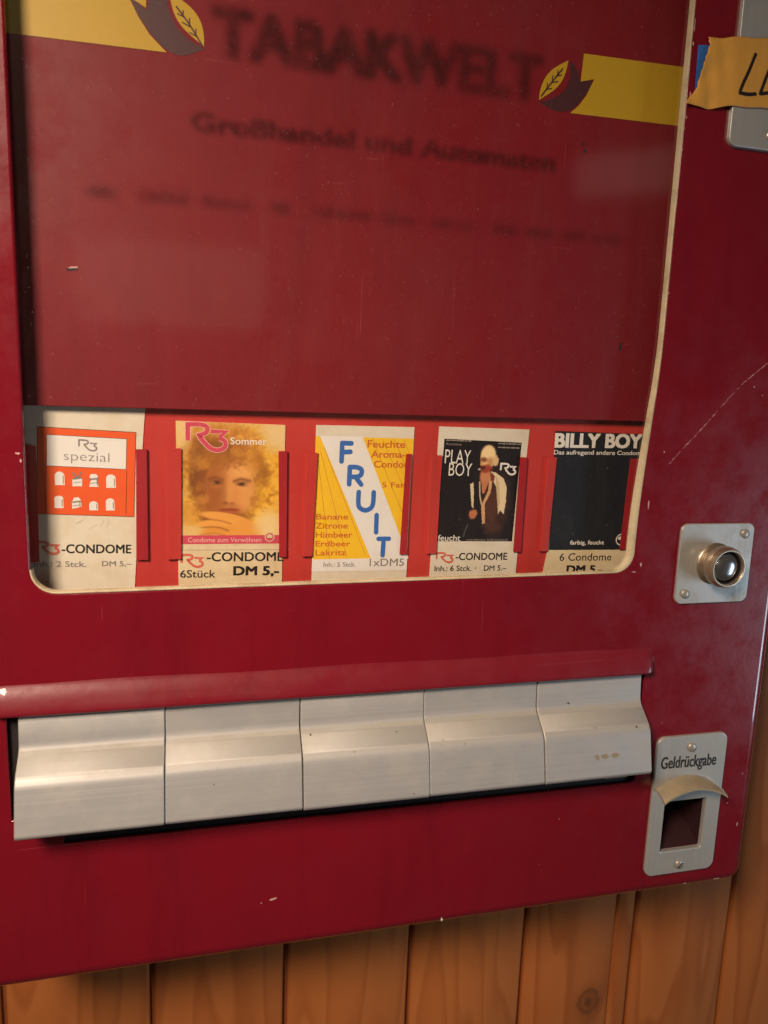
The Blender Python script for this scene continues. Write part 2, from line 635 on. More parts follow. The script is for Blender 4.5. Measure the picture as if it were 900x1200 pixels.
b.inputs['Coat Weight'].default_value = 0.5
b.inputs['Coat Roughness'].default_value = 0.18
bump(n, l, b, fine, 0.18, 0.0005)
M['pine'] = m
M['pine_dark'] = plain('dark_groove_wood', (0.22, 0.060, 0.018), 0.6)

# ------------------------------------------------------------------ the panelled wall
YW = 100.0
wall = obj('wall', [(-700, YW + 4.5, -950), (1100, YW + 4.5, -950), (1100, YW + 4.5, 650), (-700, YW + 4.5, 650),
                    (-700, YW + 30, -950), (1100, YW + 30, -950), (1100, YW + 30, 650), (-700, YW + 30, 650)],
           [(0, 1, 2, 3), (5, 4, 7, 6), (0, 4, 5, 1), (3, 2, 6, 7), (1, 5, 6, 2), (0, 3, 7, 4)], M['pine_dark'])
wall['kind'] = 'structure'


def plank(x0, x1, gl=3.0, gr=3.0):
    """tongue and groove board with eased edges; gl, gr: half width of the groove at its sides"""
    a, c = x0 + gl, x1 - gr
    e = 2.0
    prof = [(a, YW + 4.7), (a, YW + 2.4), (a + 0.5, YW + 0.9), (a + e, YW), (c - e, YW), (c - 0.5, YW + 0.9), (c, YW + 2.4), (c, YW + 4.7)]
    vs = [(x, y, z) for z in (-950, 650) for x, y in prof]
    k = len(prof)
    fs = [(i, i + 1, k + i + 1, k + i) for i in range(k - 1)]
    return obj('plank', vs, fs, M['pine'], wall, smooth=50)


edges = [-33.6 - 99.2 * i for i in range(6, 0, -1)] + [-33.6, 63.8, 163.2, 262.3, 366.0, 462.7] + [462.7 + 99.2 * i for i in range(1, 7)]
for a, c in zip(edges[:-1], edges[1:]):
    if abs(a - 262.3) < 0.1:
        plank(a, 346.6, 1.7, 0.4)
        plank(346.6, c, 0.4, 1.7)
    else:
        plank(a, c, 1.7, 1.7)

# ------------------------------------------------------------------ the vending machine
mach = root('vending_machine', (126, 50, -339), 'dark red enamelled wall vending machine with a wide display window', 'vending machine')

OUT = (-128, 377, -339, 332, 11)             # outline of the front
WIN = (-82.5, 271.2, -110.9, 285, 13)        # display window


def sstep(a, b_, x):
    t = min(max((x - a) / (b_ - a), 0.0), 1.0)
    return t * t * (3 - 2 * t)


def winloop(d, sag=0.0):
    """the window outline: its right side bows inwards towards the bottom"""
    p = rr(*WIN, d=d)
    a, c = p[8], p[9]
    p = p[:9] + [(a[0] + (c[0] - a[0]) * i / 40, a[1] + (c[1] - a[1]) * i / 40) for i in range(1, 40)] + p[9:]
    out_ = []
    for x, z in p:
        if x > 100:
            x -= (6.2 + sag) * sstep(40, -95, z) * sstep(100, 255, x)
        if z < 0:
            z += 2.0 * sstep(-70, 250, x)
        out_.append((x, z))
    return out_


def loop_rim(g, loops, ys, flip=False):
    m_ = len(loops[0])
    fs_ = []
    for k in range(len(loops) - 1):
        for i in range(m_):
            j = (i + 1) % m_
            q = (k * m_ + i, (k + 1) * m_ + i, (k + 1) * m_ + j, k * m_ + j)
            fs_.append(q[::-1] if flip else q)
    g.add([(x, y, z) for lo, y in zip(loops, ys) for x, z in lo], fs_)


SLOT = (-97, 281, -253.0, -175, 3)            # drawer opening, lowered to blacken the shadow below the drawers
CHUTE = (303.5, 338.5, -307.5, -267.5, 2.5)  # coin return opening
RO = 8.5

g = G()
face(g, [rr(*OUT, d=-RO), winloop(1.2), rr(*SLOT, d=0.6), rr(*CHUTE, d=0.3)], 0)
wp = [(-d, y) for d, y in arc_prof(1.2, 0, 4)] + [(0, 3.0)]
loop_rim(g, [winloop(d) for d, y in wp], [y for d, y in wp], flip=True)
for h, bv, dep in ((SLOT, 0.6, 2.0), (CHUTE, 0.3, 2.0)):
    rim(g, h, [(-d, y) for d, y in arc_prof(bv, 0, 4)] + [(0, dep)], flip=True)
g.build('door', M['red'], mach, smooth=40)
g = G()
rim(g, OUT, arc_prof(RO, 0, 10) + [(0, YW + 1)])
g.build('cabinet', M['red'], mach, smooth=40)
g = G()
rim(g, OUT, [(-1.5, 8.0), (-1.5, YW)], flip=True)
face(g, [rr(*OUT, d=-1.5)], YW - 1)
g.build('cabinet_lining', M['dark'], mach)

# beige rubber gasket: top, right and bottom of the window; its left run is lost behind the door edge
prof = [(0.15, -0.1, 0), (-0.2, -0.3, 0.1), (-0.5, -0.25, 0.4), (-0.8, 0.1, 1.2), (-0.9, 0.5, 1.8), (-1.0, 3.8, 2.6)]
lp = [winloop(d, sag) for d, y, sag in prof]
m_ = len(lp[0])
order = list(range(m_ - 9, m_)) + list(range(0, m_ - 16))          # bottom-left corner, round by the right, to the top
vs = []
for (d, y, sag), lo in zip(prof, lp):
    for i in order:
        j = math.sin(i * 12.9 + d) * 0.12
        vs.append((lo[i][0] + j, y + j * 0.6, lo[i][1]))
k = len(order)
fs = [(a * k + i, (a + 1) * k + i, (a + 1) * k + i + 1, a * k + i + 1) for a in range(len(prof) - 1) for i in range(k - 1)]
obj('window_gasket', vs, fs, M['gasket'], mach, smooth=60)

# glass
YG = 3.6
gl_ = G()
face(gl_, [winloop(1.0)], YG)
glass = gl_.build('glass_pane', M['glass'], mach)

# maroon panel behind the glass, with ribbon and leaves printed on it
YP = 13.6
YR = YP - 0.25
RS = (400 + YR) / 406.0
panel = plate('display_panel', (-110, 285, -15.3, 300, 0.5), YP, YP + 2.0, M['panel'], mach, bev=0.4, n=2)
left_ribbon = [(-90, 155.0), (-12.3, 156.2), (-20, 163), (-25, 170), (-29.5, 178.5), (-21.5, 174.5), (-21.5, 188.0), (-90, 187.0)]
right_ribbon = [(203.0, 154.0), (278, 155.2), (278, 186.6), (208.8, 185.2), (208.0, 170.8), (216.2, 173.0), (212, 164.0), (208, 158.5)]
poly(grow(left_ribbon, RS), YR, M['ribbon'], panel, 'ribbon')
poly(grow(right_ribbon, RS), YR, M['ribbon'], panel, 'ribbon')


def leaf(p0, p1, bulge_a, bulge_b, mat, y, name, n=14):
    d = Vector((p1[0] - p0[0], p1[1] - p0[1]))
    nn = Vector((-d.y, d.x)).normalized()
    A = [Vector(p0) + d * (i / n) + nn * bulge_a * math.sin(math.pi * (i / n) ** 0.9) for i in range(n + 1)]
    B = [Vector(p0) + d * (i / n) + nn * bulge_b * math.sin(math.pi * (i / n) ** 1.15) for i in range(n - 1, 0, -1)]
    return poly(grow([tuple(p) for p in A + B], RS), y, mat, panel, name)


leaf((5.2, 161.0), (-10.8, 183.0), -5.6, 4.0, M['ribbon'], YR, 'leaf')
leaf((183.8, 158.3), (199.8, 180.6), 4.6, -4.0, M['ribbon'], YR, 'leaf')
for side, pts in ((-1, [(4.4, 161.5), (-1.5, 170.0), (-7.5, 177.0)]), (1, [(185.0, 160.5), (190.5, 168.0), (196.6, 175.8)])):
    g = G()
    pts = grow(pts, RS)
    stroke(g, smooth_line(pts), 0.8, YR - 0.12)
    for t, ln in ((0.25, 4.2), (0.5, 4.8), (0.75, 3.6)):
        bx = pts[0][0] + (pts[-1][0] - pts[0][0]) * t
        bz = pts[0][1] + (pts[-1][1] - pts[0][1]) * t
        for da in (-38, 32):
            a = math.atan2(pts[-1][1] - pts[0][1], pts[-1][0] - pts[0][0]) + R(da)
            stroke(g, [(bx, bz), (bx + ln * 0.75 * math.cos(a), bz + ln * 0.75 * math.sin(a))], 0.55, YR - 0.16 - 0.01 * t)
    g.build('leaf_veins', M['leaf_dark'], panel)
poly(grow(smooth_line([(5.5, 160.2), (-2, 163.5), (-8, 169), (-11.5, 177), (-11.5, 186), (-20.5, 186), (-20.8, 174), (-28.6, 178.0), (-23, 168), (-14, 158.5), (-5, 155.8), (5.5, 160.2)], 3)[:-1], RS),
     YR + 0.12, M['leaf_dark'], panel, 'dark_leaf')  # dark crescent leaf, part of the print
poly(grow(smooth_line([(184.0, 157.6), (191, 160), (198, 164.5), (201.5, 172), (201.0, 180.5), (206, 176), (208, 171.5), (215.4, 172.4), (211, 163.6), (203, 155.5), (194, 154.2), (184.0, 157.6)], 3)[:-1], RS),
     YR + 0.12, M['leaf_dark'], panel, 'dark_leaf')


def blur(a_, k):
    ker = np.exp(-np.arange(-3 * k, 3 * k + 1) ** 2 / (2.0 * k * k))
    ker /= ker.sum()
    a_ = np.apply_along_axis(lambda v: np.convolve(v, ker, 'same'), 0, a_)
    return np.apply_along_axis(lambda v: np.convolve(v, ker, 'same'), 1, a_)


def soft_print(tris, x0, x1, z0, z1, sigma, amount, seed, res=0.6):
    """uneven, soft-edged ink: a fine sheet whose vertices hold how much ink there is"""
    nx, nz_ = int((x1 - x0) / res), int((z1 - z0) / res)
    gx, gz = np.meshgrid(np.linspace(x0, x1, nx), np.linspace(z0, z1, nz_))
    mask = np.zeros(gx.shape)
    for (ax, az), (bx_, bz), (cx, cz) in tris:
        i0, i1 = [int(np.clip((v - x0) / (x1 - x0) * (nx - 1), 0, nx - 1)) for v in (min(ax, bx_, cx), max(ax, bx_, cx))]
        j0, j1 = [int(np.clip((v - z0) / (z1 - z0) * (nz_ - 1), 0, nz_ - 1)) for v in (min(az, bz, cz), max(az, bz, cz))]
        X_, Z_ = gx[j0:j1 + 2, i0:i1 + 2], gz[j0:j1 + 2, i0:i1 + 2]
        d1 = (bx_ - ax) * (Z_ - az) - (bz - az) * (X_ - ax)
        d2 = (cx - bx_) * (Z_ - bz) - (cz - bz) * (X_ - bx_)
        d3 = (ax - cx) * (Z_ - cz) - (az - cz) * (X_ - cx)
        inside = ((d1 >= 0) & (d2 >= 0) & (d3 >= 0)) | ((d1 <= 0) & (d2 <= 0) & (d3 <= 0))
        mask[j0:j1 + 2, i0:i1 + 2][inside] = 1.0
    mask = blur(mask, max(1, int(round(sigma / res))))
    mask *= amount * (0.72 + 0.5 * (vnoise(gx / 9, gz / 9, seed) - 0.3) + 0.25 * (vnoise(gx / 2.2, gz / 2.2, seed + 1) - 0.5))
    vs_ = [(x_, YP - 0.14, z_) for x_, z_ in zip(gx.ravel(), gz.ravel())]
    fs_ = [(j * nx + i, j * nx + i + 1, (j + 1) * nx + i + 1, (j + 1) * nx + i) for j in range(nz_ - 1) for i in range(nx - 1)
           if max(mask[j, i], mask[j, i + 1], mask[j + 1, i], mask[j + 1, i + 1]) > 0.004]
    o_ = obj('soft_lettering', vs_, fs_, M['soft_text'], panel)
    at_ = o_.data.color_attributes.new('ink', 'FLOAT_COLOR', 'POINT')
    v = np.clip(mask, 0, 1).ravel()
    at_.data.foreach_set('color', np.stack([v, v, v, np.ones_like(v)], 1).astype(np.float32).ravel())
    bm = bmesh.new()
    bm.from_mesh(o_.data)
    bmesh.ops.delete(bm, geom=[v_ for v_ in bm.verts if not v_.link_faces], context='VERTS')
    bm.to_mesh(o_.data)
    bm.free()
    return o_


def soft_text(s_, cx, cz, w, h, sigma, amount, seed):
    k_ = (400 + YP) / 412.0
    cx, cz, w, h = cx * k_, cz * k_, w * k_, h * k_
    t_ = text(s_, cx, cz, w, h, 0, None, None, ang=0.15, bold=0.05)
    t_.data.calc_loop_triangles()
    vv = [(v.co.x / S, v.co.z / S) for v in t_.data.vertices]
    tris = [tuple(vv[i] for i in tr_.vertices) for tr_ in t_.data.loop_triangles]
    bpy.data.objects.remove(t_)
    soft_print(tris, cx - w / 2 - 8, cx + w / 2 + 8, cz - h / 2 - 7, cz + h / 2 + 7, sigma, amount, seed)


soft_text('TABAKWELT', 98.5, 171.2, 178, 23.5, 1.9, 0.56, 3)
soft_text('Großhandel und Automaten', 99, 128.6, 200, 9.2, 1.35, 0.52, 5)
r2 = random.Random(3)
x, tris = -52.0, []
while x < 250:                                # the third line is too blurred to read
    w = r2.choice((9, 14, 18, 24))
    q = x
    while q < x + w:
        qw, qh = r2.uniform(1.2, 2.6), r2.uniform(3.2, 5.6)
        tris += [((q, 88.6), (q + qw, 88.6), (q + qw, 88.6 + qh)), ((q, 88.6), (q + qw, 88.6 + qh), (q, 88.6 + qh))]
        q += qw + 0.9
    x += w + r2.choice((5, 6, 12))
soft_print(tris, -60, 262, 81, 102, 1.7, 0.42, 9)
for pts in ([(-62, 52.0), (-57, 52.6), (-56.6, 53.6), (-62.2, 53.2)], [(215.6, 140.4), (217.0, 140.2), (217.2, 142.4), (215.8, 142.2)],
            [(216.8, 137.0), (218.4, 136.8), (218.5, 138.8), (217.0, 138.9)], [(250.2, 27.6), (251.9, 27.4), (252.0, 31.8), (250.6, 32.0)]):
    poly(pts, YP - 0.12, M['dark'], panel, 'rivet_hole')
poly([(-61.5, 53.3), (-56.8, 53.7), (-56.9, 54.5), (-60, 54.3)], YP - 0.16, M['chip'], panel, 'scratch_or_glint')  # pale patch paints the highlight along the slit's edge

# card rack
YK = 19.0
rack = plate('card_rack', (-110, 285, -135, 5, 0.5), YK, YK + 1.5, M['rack'], mach, bev=0.3, n=2)


def clip(xo, xi, z0, z1, skew=0.0):
    """folded tab: stands off the rack at xo and reaches over the card to xi"""
    s_ = 1 if xi > xo else -1
    y0 = YK - 2.2
    prof = [(xo, YK + 0.1), (xo, y0 + 0.5), (xo + 0.15 * s_, y0 + 0.15), (xo + 0.5 * s_, y0), (xi, y0 + 0.25), (xi, y0 + 0.75), (xo + 0.8 * s_, y0 + 0.6)]
    vs = [(x + (skew if zz == z0 else 0) * (0.3 if i < 4 else 1), y, zz) for zz in (z0, z1) for i, (x, y) in enumerate(prof)]
    k = len(prof)
    fs = [(i, i + 1, k + i + 1, k + i) for i in range(k - 1)] + [tuple(range(k)), tuple(range(2 * k - 1, k - 1, -1))]
    g_ = G()
    g_.add(vs, fs)
    return g_.build('clip', M['clip'] if s_ < 0 else M['rack'], rack, fix=True)


for xo, xi, z1, sk in ((-25.3, -31.0, -37.2, -1.0), (-15.4, -7.6, -36.4, -0.6), (50.0, 45.0, -37.2, 1.0), (60.4, 67.2, -37.8, -2.0), (123.0, 119.4, -37.8, -1.6),
                       (134.6, 141.5, -38.4, -0.6), (196.6, 191.8, -39.0, -0.6), (209.8, 216.2, -38.8, -1.6), (276.0, 267.5, -39.0, -2.0), (-88.0, -80.5, -36.0, -0.5)):
    clip(xo, xi, -98.0, z1, sk)

# drip ledge above the drawers
xs = [-104.5 + (291.0 + 104.5 - 4.5) * i / 140 for i in range(141)]
XL0, XL1 = xs[0], xs[-1]
lp = [(0.4, -157.6), (-0.1, -159.4), (-0.8, -160.8), (-1.8, -162.4), (-3.0, -164.6), (-4.2, -167.4), (-5.2, -170.2), (-5.9, -172.4), (-6.1, -173.6), (-5.9, -174.5), (-5.3, -175.0), (-4.2, -175.0), (0.6, -174.0)]
vs = []
for x in xs:
    e = min(x - XL0, XL1 - x) / 7.0
    k = math.sqrt(max(0.0, 1 - (1 - min(e, 1)) ** 2))
    for y, z in lp:
        zc = -169.0
        vs.append((x, 0.4 + (y - 0.4) * k + math.sin(x * 0.05) * 0.12 * k, zc + (z - zc) * (0.7 + 0.3 * k)))
k = len(lp)
fs = [(i * k + j, i * k + j + 1, (i + 1) * k + j + 1, (i + 1) * k + j) for i in range(len(xs) - 1) for j in range(k - 1)]
obj('drip_ledge', vs, fs, M['ledge'], mach, smooth=70)

# five drawer fronts
bx = [-91.4, -17.3, 56.9, 131.1, 204.6, 278.0]


def drawer(x0, x1, tilt):
    key = [(0.0, -172.0), (-1.6, -174.0), (-3.0, -194.4), (-16.4, -206.4), (-22.0, -233.0), (-20.8, -235.0), (6.0, -235.4)]
    prof = []
    for i, p in enumerate(key):
        rad = {2: 4.2, 3: 4.0, 4: 1.0, 5: 0.8}.get(i, 0)
        if not rad:
            prof.append(p)
            continue
        P_, A, B = Vector(p), Vector(key[i - 1]), Vector(key[i + 1])
        a, c = P_ + (A - P_).normalized() * rad, P_ + (B - P_).normalized() * rad
        for t in range(7):
            t /= 6
            prof.append(tuple(a * (1 - t) ** 2 + P_ * 2 * t * (1 - t) + c * t * t))
    prof = [(y + tilt * (1 if z < -190 else 0.3), z) for y, z in prof]
    ins = 0.28
    g_ = G()
    k = len(prof)
    rows = [(x0 + ins, 0.5), (x0 + ins + 0.5, 0.0), (x1 - ins - 0.5, 0.0), (x1 - ins, 0.5)]
    vs = []
    for x, back in rows:
        vs += [(x, y + back, z) for y, z in prof]
    fs = [(r_ * k + j, r_ * k + j + 1, (r_ + 1) * k + j + 1, (r_ + 1) * k + j) for r_ in range(3) for j in range(k - 1)]
    g_.add(vs, fs)
    side0 = [(x0 + ins, y + 0.5, z) for y, z in prof]
    g_.add(side0, [tuple(range(k - 1, -1, -1))])
    g_.add([(x1 - ins, y, z) for _, y, z in side0], [tuple(range(k))])
    return g_.build('drawer_front', M['alu'], mach, smooth=35, fix=True)


drw = [drawer(bx[i], bx[i + 1], (0.0, 0.5, -0.3, 0.4, 0.0)[i]) for i in range(5)]
for cx, w in ((239.6, 3.4), (245.0, 5.0), (252.0, 5.5)):
    z = -220.8 + (cx - 245) * 0.05
    pts = [(cx + w / 2 * math.cos(a) * r2.uniform(0.7, 1.1), z + 1.7 * math.sin(a) * r2.uniform(0.6, 1.1)) for a in [2 * math.pi * i / 9 for i in range(9)]]
    g = G()
    face(g, [pts], 0)
    g.v = [(x, -16.4 - 5.6 * (-206.4 - z_) / 26.6 - 0.25, z_) for x, y, z_ in g.v]
    g.build('scuff', M['chip_tan'], drw[4])
for di, x, z, w in ((2, 62.5, -197.0, 1.5), (2, 113.0, -198.6, 1.1), (4, 226.0, -191.5, 2.2), (3, 140.0, -203.5, 0.8), (1, 8.0, -215.0, 0.7), (4, 268.0, -205.0, 1.6), (4, 240.0, -204.0, 0.9), (2, 121.0, -231.0, 1.0)):
    pts = [(x + w / 2 * math.cos(a) * r2.uniform(0.6, 1.2), z + w * 0.3 * math.sin(a) * r2.uniform(0.6, 1.2)) for a in [2 * math.pi * i / 7 for i in range(7)]]
    g = G()
    face(g, [pts], 0)

    def surf(zz):
        if zz > -194.4:
            return -1.6 - 1.4 * (-174 - zz) / 20.4
        if zz > -206.4:
            return -3.0 - 13.4 * (-194.4 - zz) / 12.0
        return -16.4 - 5.6 * (-206.4 - zz) / 26.6
    g.v = [(q[0], surf(q[2]) - 0.55, q[2]) for q in g.v]
    g.build('dent', M['grime'], drw[di])
# black sheet behind the drawer slot, also deepening the shadow below the drawers
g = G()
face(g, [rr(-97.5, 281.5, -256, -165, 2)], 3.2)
g.build('drawer_opening_shade', M['dark'], mach)
plate('slot_corner', (-98, -71.5, -254, -236, 0.6), 0.12, 3.0, M['red'], mach, bev=0.5, n=3)
plate('drawer_tab', (247, 263, -237.2, -234.6, 0.5), -18.0, -16.0, M['lip'], mach, bev=0.3, n=2)

# lock plate with knob
YL = -1.6
lock = plate('lock_plate', (296.4, 350.6, -130.4, -78.0, 5), YL, 0.6, M['plate'], mach, bev=0.5)


def screw(cx, cz, r, y, parent, slot=45):
    g_ = G()
    lathe(g_, cx, cz, [(r, 0.4), (r, -0.5), (r * 0.85, -1.1), (r * 0.5, -1.45), (0.15, -1.6)], 20, y)
    o = g_.build('screw', M['screw'], parent, smooth=40)
    g2 = G()
    a, c = rot2(r * 0.75, 0, slot), None
    stroke(g2, [(cx - a[0], cz - a[1]), (cx + a[0], cz + a[1])], r * 0.26, y - 1.66, cap=False)
    return o, g2


for cx, cz in ((343.4, -84.8), (303.4, -123.6)):
    screw(cx, cz, 3.0, YL, lock)
g = G()
KX, KZ = 323.2, -104.2
lathe(g, KX, KZ, [(13.6, 0.3), (13.6, -0.8), (12.8, -1.6), (11.3, -2.2), (11.0, -3.0), (12.2, -4.0), (13.1, -6.0), (13.4, -8.4), (13.1, -11.0),
                  (12.5, -12.8), (12.2, -13.4), (11.7, -13.6), (11.0, -13.5), (10.6, -13.0), (10.4, -12.0), (10.3, -6.0)], 48, YL)
g.build('knob', M['brass'], lock, smooth=35)
g = G()
lathe(g, KX, KZ, [(10.35, -6.0), (10.35, -11.4), (10.1, -11.4), (10.1, -6.2), (0.1, -6.2)], 40, YL)
g.build('knob_recess_shade', M['dark'], lock, smooth=35)  # blackened recess wall and floor: the gap's shade as colour
g = G()
lathe(g, KX - 0.3, KZ, [(9.7, -6.0), (9.7, -8.8), (9.2, -10.4), (7.8, -11.8), (5.6, -12.8), (2.9, -13.3), (0.1, -13.4)], 40, YL)
g.build('push_button', M['steel'], lock, smooth=60)

# coin return
YC = -2.0
coin = plate('coin_return_plate', (294.6, 348.8, -323.4, -221.8, 6), YC, 0.5, M['plate'], mach, holes=[(305.0, 337.0, -306.0, -269.0, 1.5)], bev=0.7, hole_y1=1.2)
for cz in (-230.4, -316.8):
    o_, g2 = screw(321.0, cz, 3.2, YC, coin)
    if cz < -300:
        g2.build('screw_slot', M['dark'], coin)
text('Geldrückgabe', 320.0, -241.6, 43.0, 11.4, YC - 0.12, M['black'], coin, ang=-1.0, bold=0.016)
# arched lip above the opening
g = G()
NA, NB = 22, 7
for layer, flip in ((0, False), (1, True)):
    vs = []
    for i in range(NA + 1):
        u = i / NA
        x = 297.0 + 47.0 * u
        zr = -258.6 + 8.0 * math.sin(math.pi * u) ** 0.8
        for j in range(NB + 1):
            t = j / NB
            y = YC + 0.3 - 11.5 * t + 1.6 * math.sin(math.pi * t) * 0
            z = zr - 2.6 * t * t - 1.0 * t + (-1.3 if layer else 0)
            vs.append((x + (0.6 * t) * (u - 0.5) * 2, y, z))
    w = NB + 1
    fs = [(i * w + j, i * w + j + 1, (i + 1) * w + j + 1, (i + 1) * w + j) for i in range(NA) for j in range(NB)]
    g.add(vs, [f[::-1] for f in fs] if flip else fs)
w = NB + 1
h = (NA + 1) * w
g.f += [(i * w + NB, h + i * w + NB, h + (i + 1) * w + NB, (i + 1) * w + NB) for i in range(NA)]
g.f += [(j, h + j, h + j + 1, j + 1) for j in range(NB)] + [(NA * w + j, NA * w + j + 1, h + NA * w + j + 1, h + NA * w + j) for j in range(NB)]
g.build('coin_lip', M['lip'], coin, smooth=50, fix=True)
# chute behind the opening
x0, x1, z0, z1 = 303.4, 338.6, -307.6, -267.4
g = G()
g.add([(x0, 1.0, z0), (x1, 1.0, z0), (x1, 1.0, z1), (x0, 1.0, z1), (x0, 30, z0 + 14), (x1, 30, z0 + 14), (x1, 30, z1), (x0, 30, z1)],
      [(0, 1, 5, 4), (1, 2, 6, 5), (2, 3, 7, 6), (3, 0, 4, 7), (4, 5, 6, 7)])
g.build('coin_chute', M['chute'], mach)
g = G()
stroke(g, [(304.2, 0), (337.6, 0)], 1.0, 0, cap=False)
g.v = [(x, 2.0 + z * 0.6, -307.0 + 0.35) for x, y, z in g.v]
g.build('worn_edge', M['chip'], mach)

# coin slot plate in the upper corner
YS = -2.6
cslot = plate('coin_slot_plate', (300.2, 356.0, 145.2, 262.0, 5), YS, 0.5, M['plate'], mach, bev=0.7)
for cx, cz in ((328.4, 153.4), (328.4, 254.0)):
    screw(cx, cz, 3.4, YS, cslot)
poly(rr(326.6, 329.6, 214.0, 240.0, 0.6), YS - 0.06, M['dark'], cslot, 'coin_slot')

# scratch and paint chips on the door
r3 = random.Random(11)
g = G()
pts = [(283.6, -40.4), (292, -31.0), (303.0, -19.4), (315, -6.0), (327.3, 7.4), (338, 16.5), (350.0, 26.0), (364, 36.0)]
fine_ = smooth_line(pts, 14)
for i in range(0, len(fine_) - 2):
    if r3.random() < 0.88:
        a, c = fine_[i], fine_[i + 1]
        j = r3.uniform(-0.25, 0.25)
        stroke(g, [(a[0], a[1] + j), (c[0] + 0.15, c[1] + j)], r3.uniform(0.22, 0.75), -0.05 - 0.004 * (i % 3), cap=False)
m, n, l, b = new_mat('scratched_paint')
l.new(ramp(n, l, noise(n, l, 300, 4), [(0.35, (0.26, 0.05, 0.06)), (0.65, (0.50, 0.26, 0.27))]), b.inputs['Base Color'])
b.inputs['Roughness'].default_value = 0.7
g.build('scratch_or_glint', m, mach)


def chip(cx, cz, w, h, mat, y=-0.06, ang=0.0):
    kk = r3.randint(6, 9)
    pts = []
    for i in range(kk):
        a = 2 * math.pi * i / kk
        q = r3.uniform(0.55, 1.1)
        px, pz = rot2(w / 2 * math.cos(a) * q, h / 2 * math.sin(a) * q, ang)
        pts.append((cx + px, cz + pz))
    poly(pts, y, mat, mach, 'paint_chip')


chip(42.5, -303.4, 6.5, 1.5, M['chip'], ang=10)
chip(36.0, -305.0, 1.2, 0.8, M['chip'])
for cx, cz, w, h in ((279.3, -33.0, 0.9, 2.0), (271.9, -66.5, 1.2, 7.0), (272.0, 61.0, 0.6, 1.4), (273.6, 170.6, 1.3, 3.2), (272.6, 158.0, 0.9, 1.6), (272.2, 152.0, 0.7, 1.2),
                     (272.4, 196.5, 1.4, 2.0), (272.2, 206, 0.7, 9.0), (272.0, 140.5, 0.8, 1.0), (339.0, 8.5, 1.0, 1.6), (345.6, 3.4, 0.8, 1.4), (318.0, -90.0, 0.5, 0.5), (358.0, -120.0, 0.8, 1.0),
                     (363.0, -128.0, 0.5, 0.9), (297.5, -212.0, 0.7, 0.7), (356.5, -276.0, 1.1, 1.4), (366.5, -293.0, 1.2, 3.6), (366.0, -255.0, 0.8, 1.8), (228.0, -273.0, 0.7, 0.9), (216.0, -304.0, 0.5, 0.7),
                     (-85.5, -38.5, 2.6, 1.4), (-84.4, -42.0, 1.0, 2.0), (270.5, -104.0, 1.8, 3.6), (266.0, -108.6, 4.0, 1.0), (180.0, -108.0, 3.0, 0.7), (60.0, -108.1, 2.2, 0.6)):
    chip(cx, cz, w, h, M['chip'])
chip(150.4, -334.2, 1.6, 3.4, M['paper'], y=0.25 - 0.2)
for cx, w in ((355.0, 8.0), (329.0, 3.0)):
    chip(cx, -334.0, w, 0.8, M['chip'], y=-0.02)

# ------------------------------------------------------------------ cards in the rack
YA = YK - 0.55                               # printed face of a card
DL = 0.05                                    # one print layer

LOGO_A = smooth_line([(0.06, 0.62), (0.06, 0.40), (0.06, 0.075)], 2) + smooth_line([(0.12, 0.07), (0.36, 0.07), (0.50, 0.13), (0.53, 0.25), (0.47, 0.37), (0.33, 0.43)], 4) + \
    smooth_line([(0.36, 0.52), (0.48, 0.72), (0.62, 0.89), (0.78, 0.94), (0.92, 0.87), (0.97, 0.74), (0.93, 0.60), (0.82, 0.53)], 4)
LOGO_B = [(0.62, 0.30), (0.97, 0.30), (0.81, 0.49)]


def logo(cx, cz, w, h, y, mat, parent, wd=0.13, ang=0.0, name='emblem'):
    g_ = G()
    for k, line in enumerate((LOGO_A, LOGO_B)):
        pts = []
        for u, v in line:
            a = rot2((u - 0.5) * w, (0.5 - v) * h, ang)
            pts.append((cx + a[0], cz + a[1]))
        stroke(g_, pts, wd * h, y - 0.008 * k, cap=False)
    return g_.build(name, mat, parent)


def card(label, pts, mat, base):
    o = root('price_card', base, label, 'price card', 'price cards in the display window')
    g_ = G()
    face(g_, [pts], YA)
    k = len(pts)
    g_.add([(x, YA, z) for x, z in pts] + [(x, YK - 0.02, z) for x, z in pts], [(i, k + i, k + (i + 1) % k, (i + 1) % k) for i in range(k)])
    g_.build('paper', mat, o)
    return o


def print_text(c, items, y=None):
    for s_, cx, cz, w, h, ang, mat, bold in items:
        text(s_, cx, cz, w, h, YA - (y or DL * 3), M[mat], c, ang=ang, bold=bold)


def srgb_lin(c):
    c = np.clip(c, 0, 255) / 255.0
    return np.where(c <= 0.04045, c / 12.92, ((c + 0.055) / 1.055) ** 2.4)


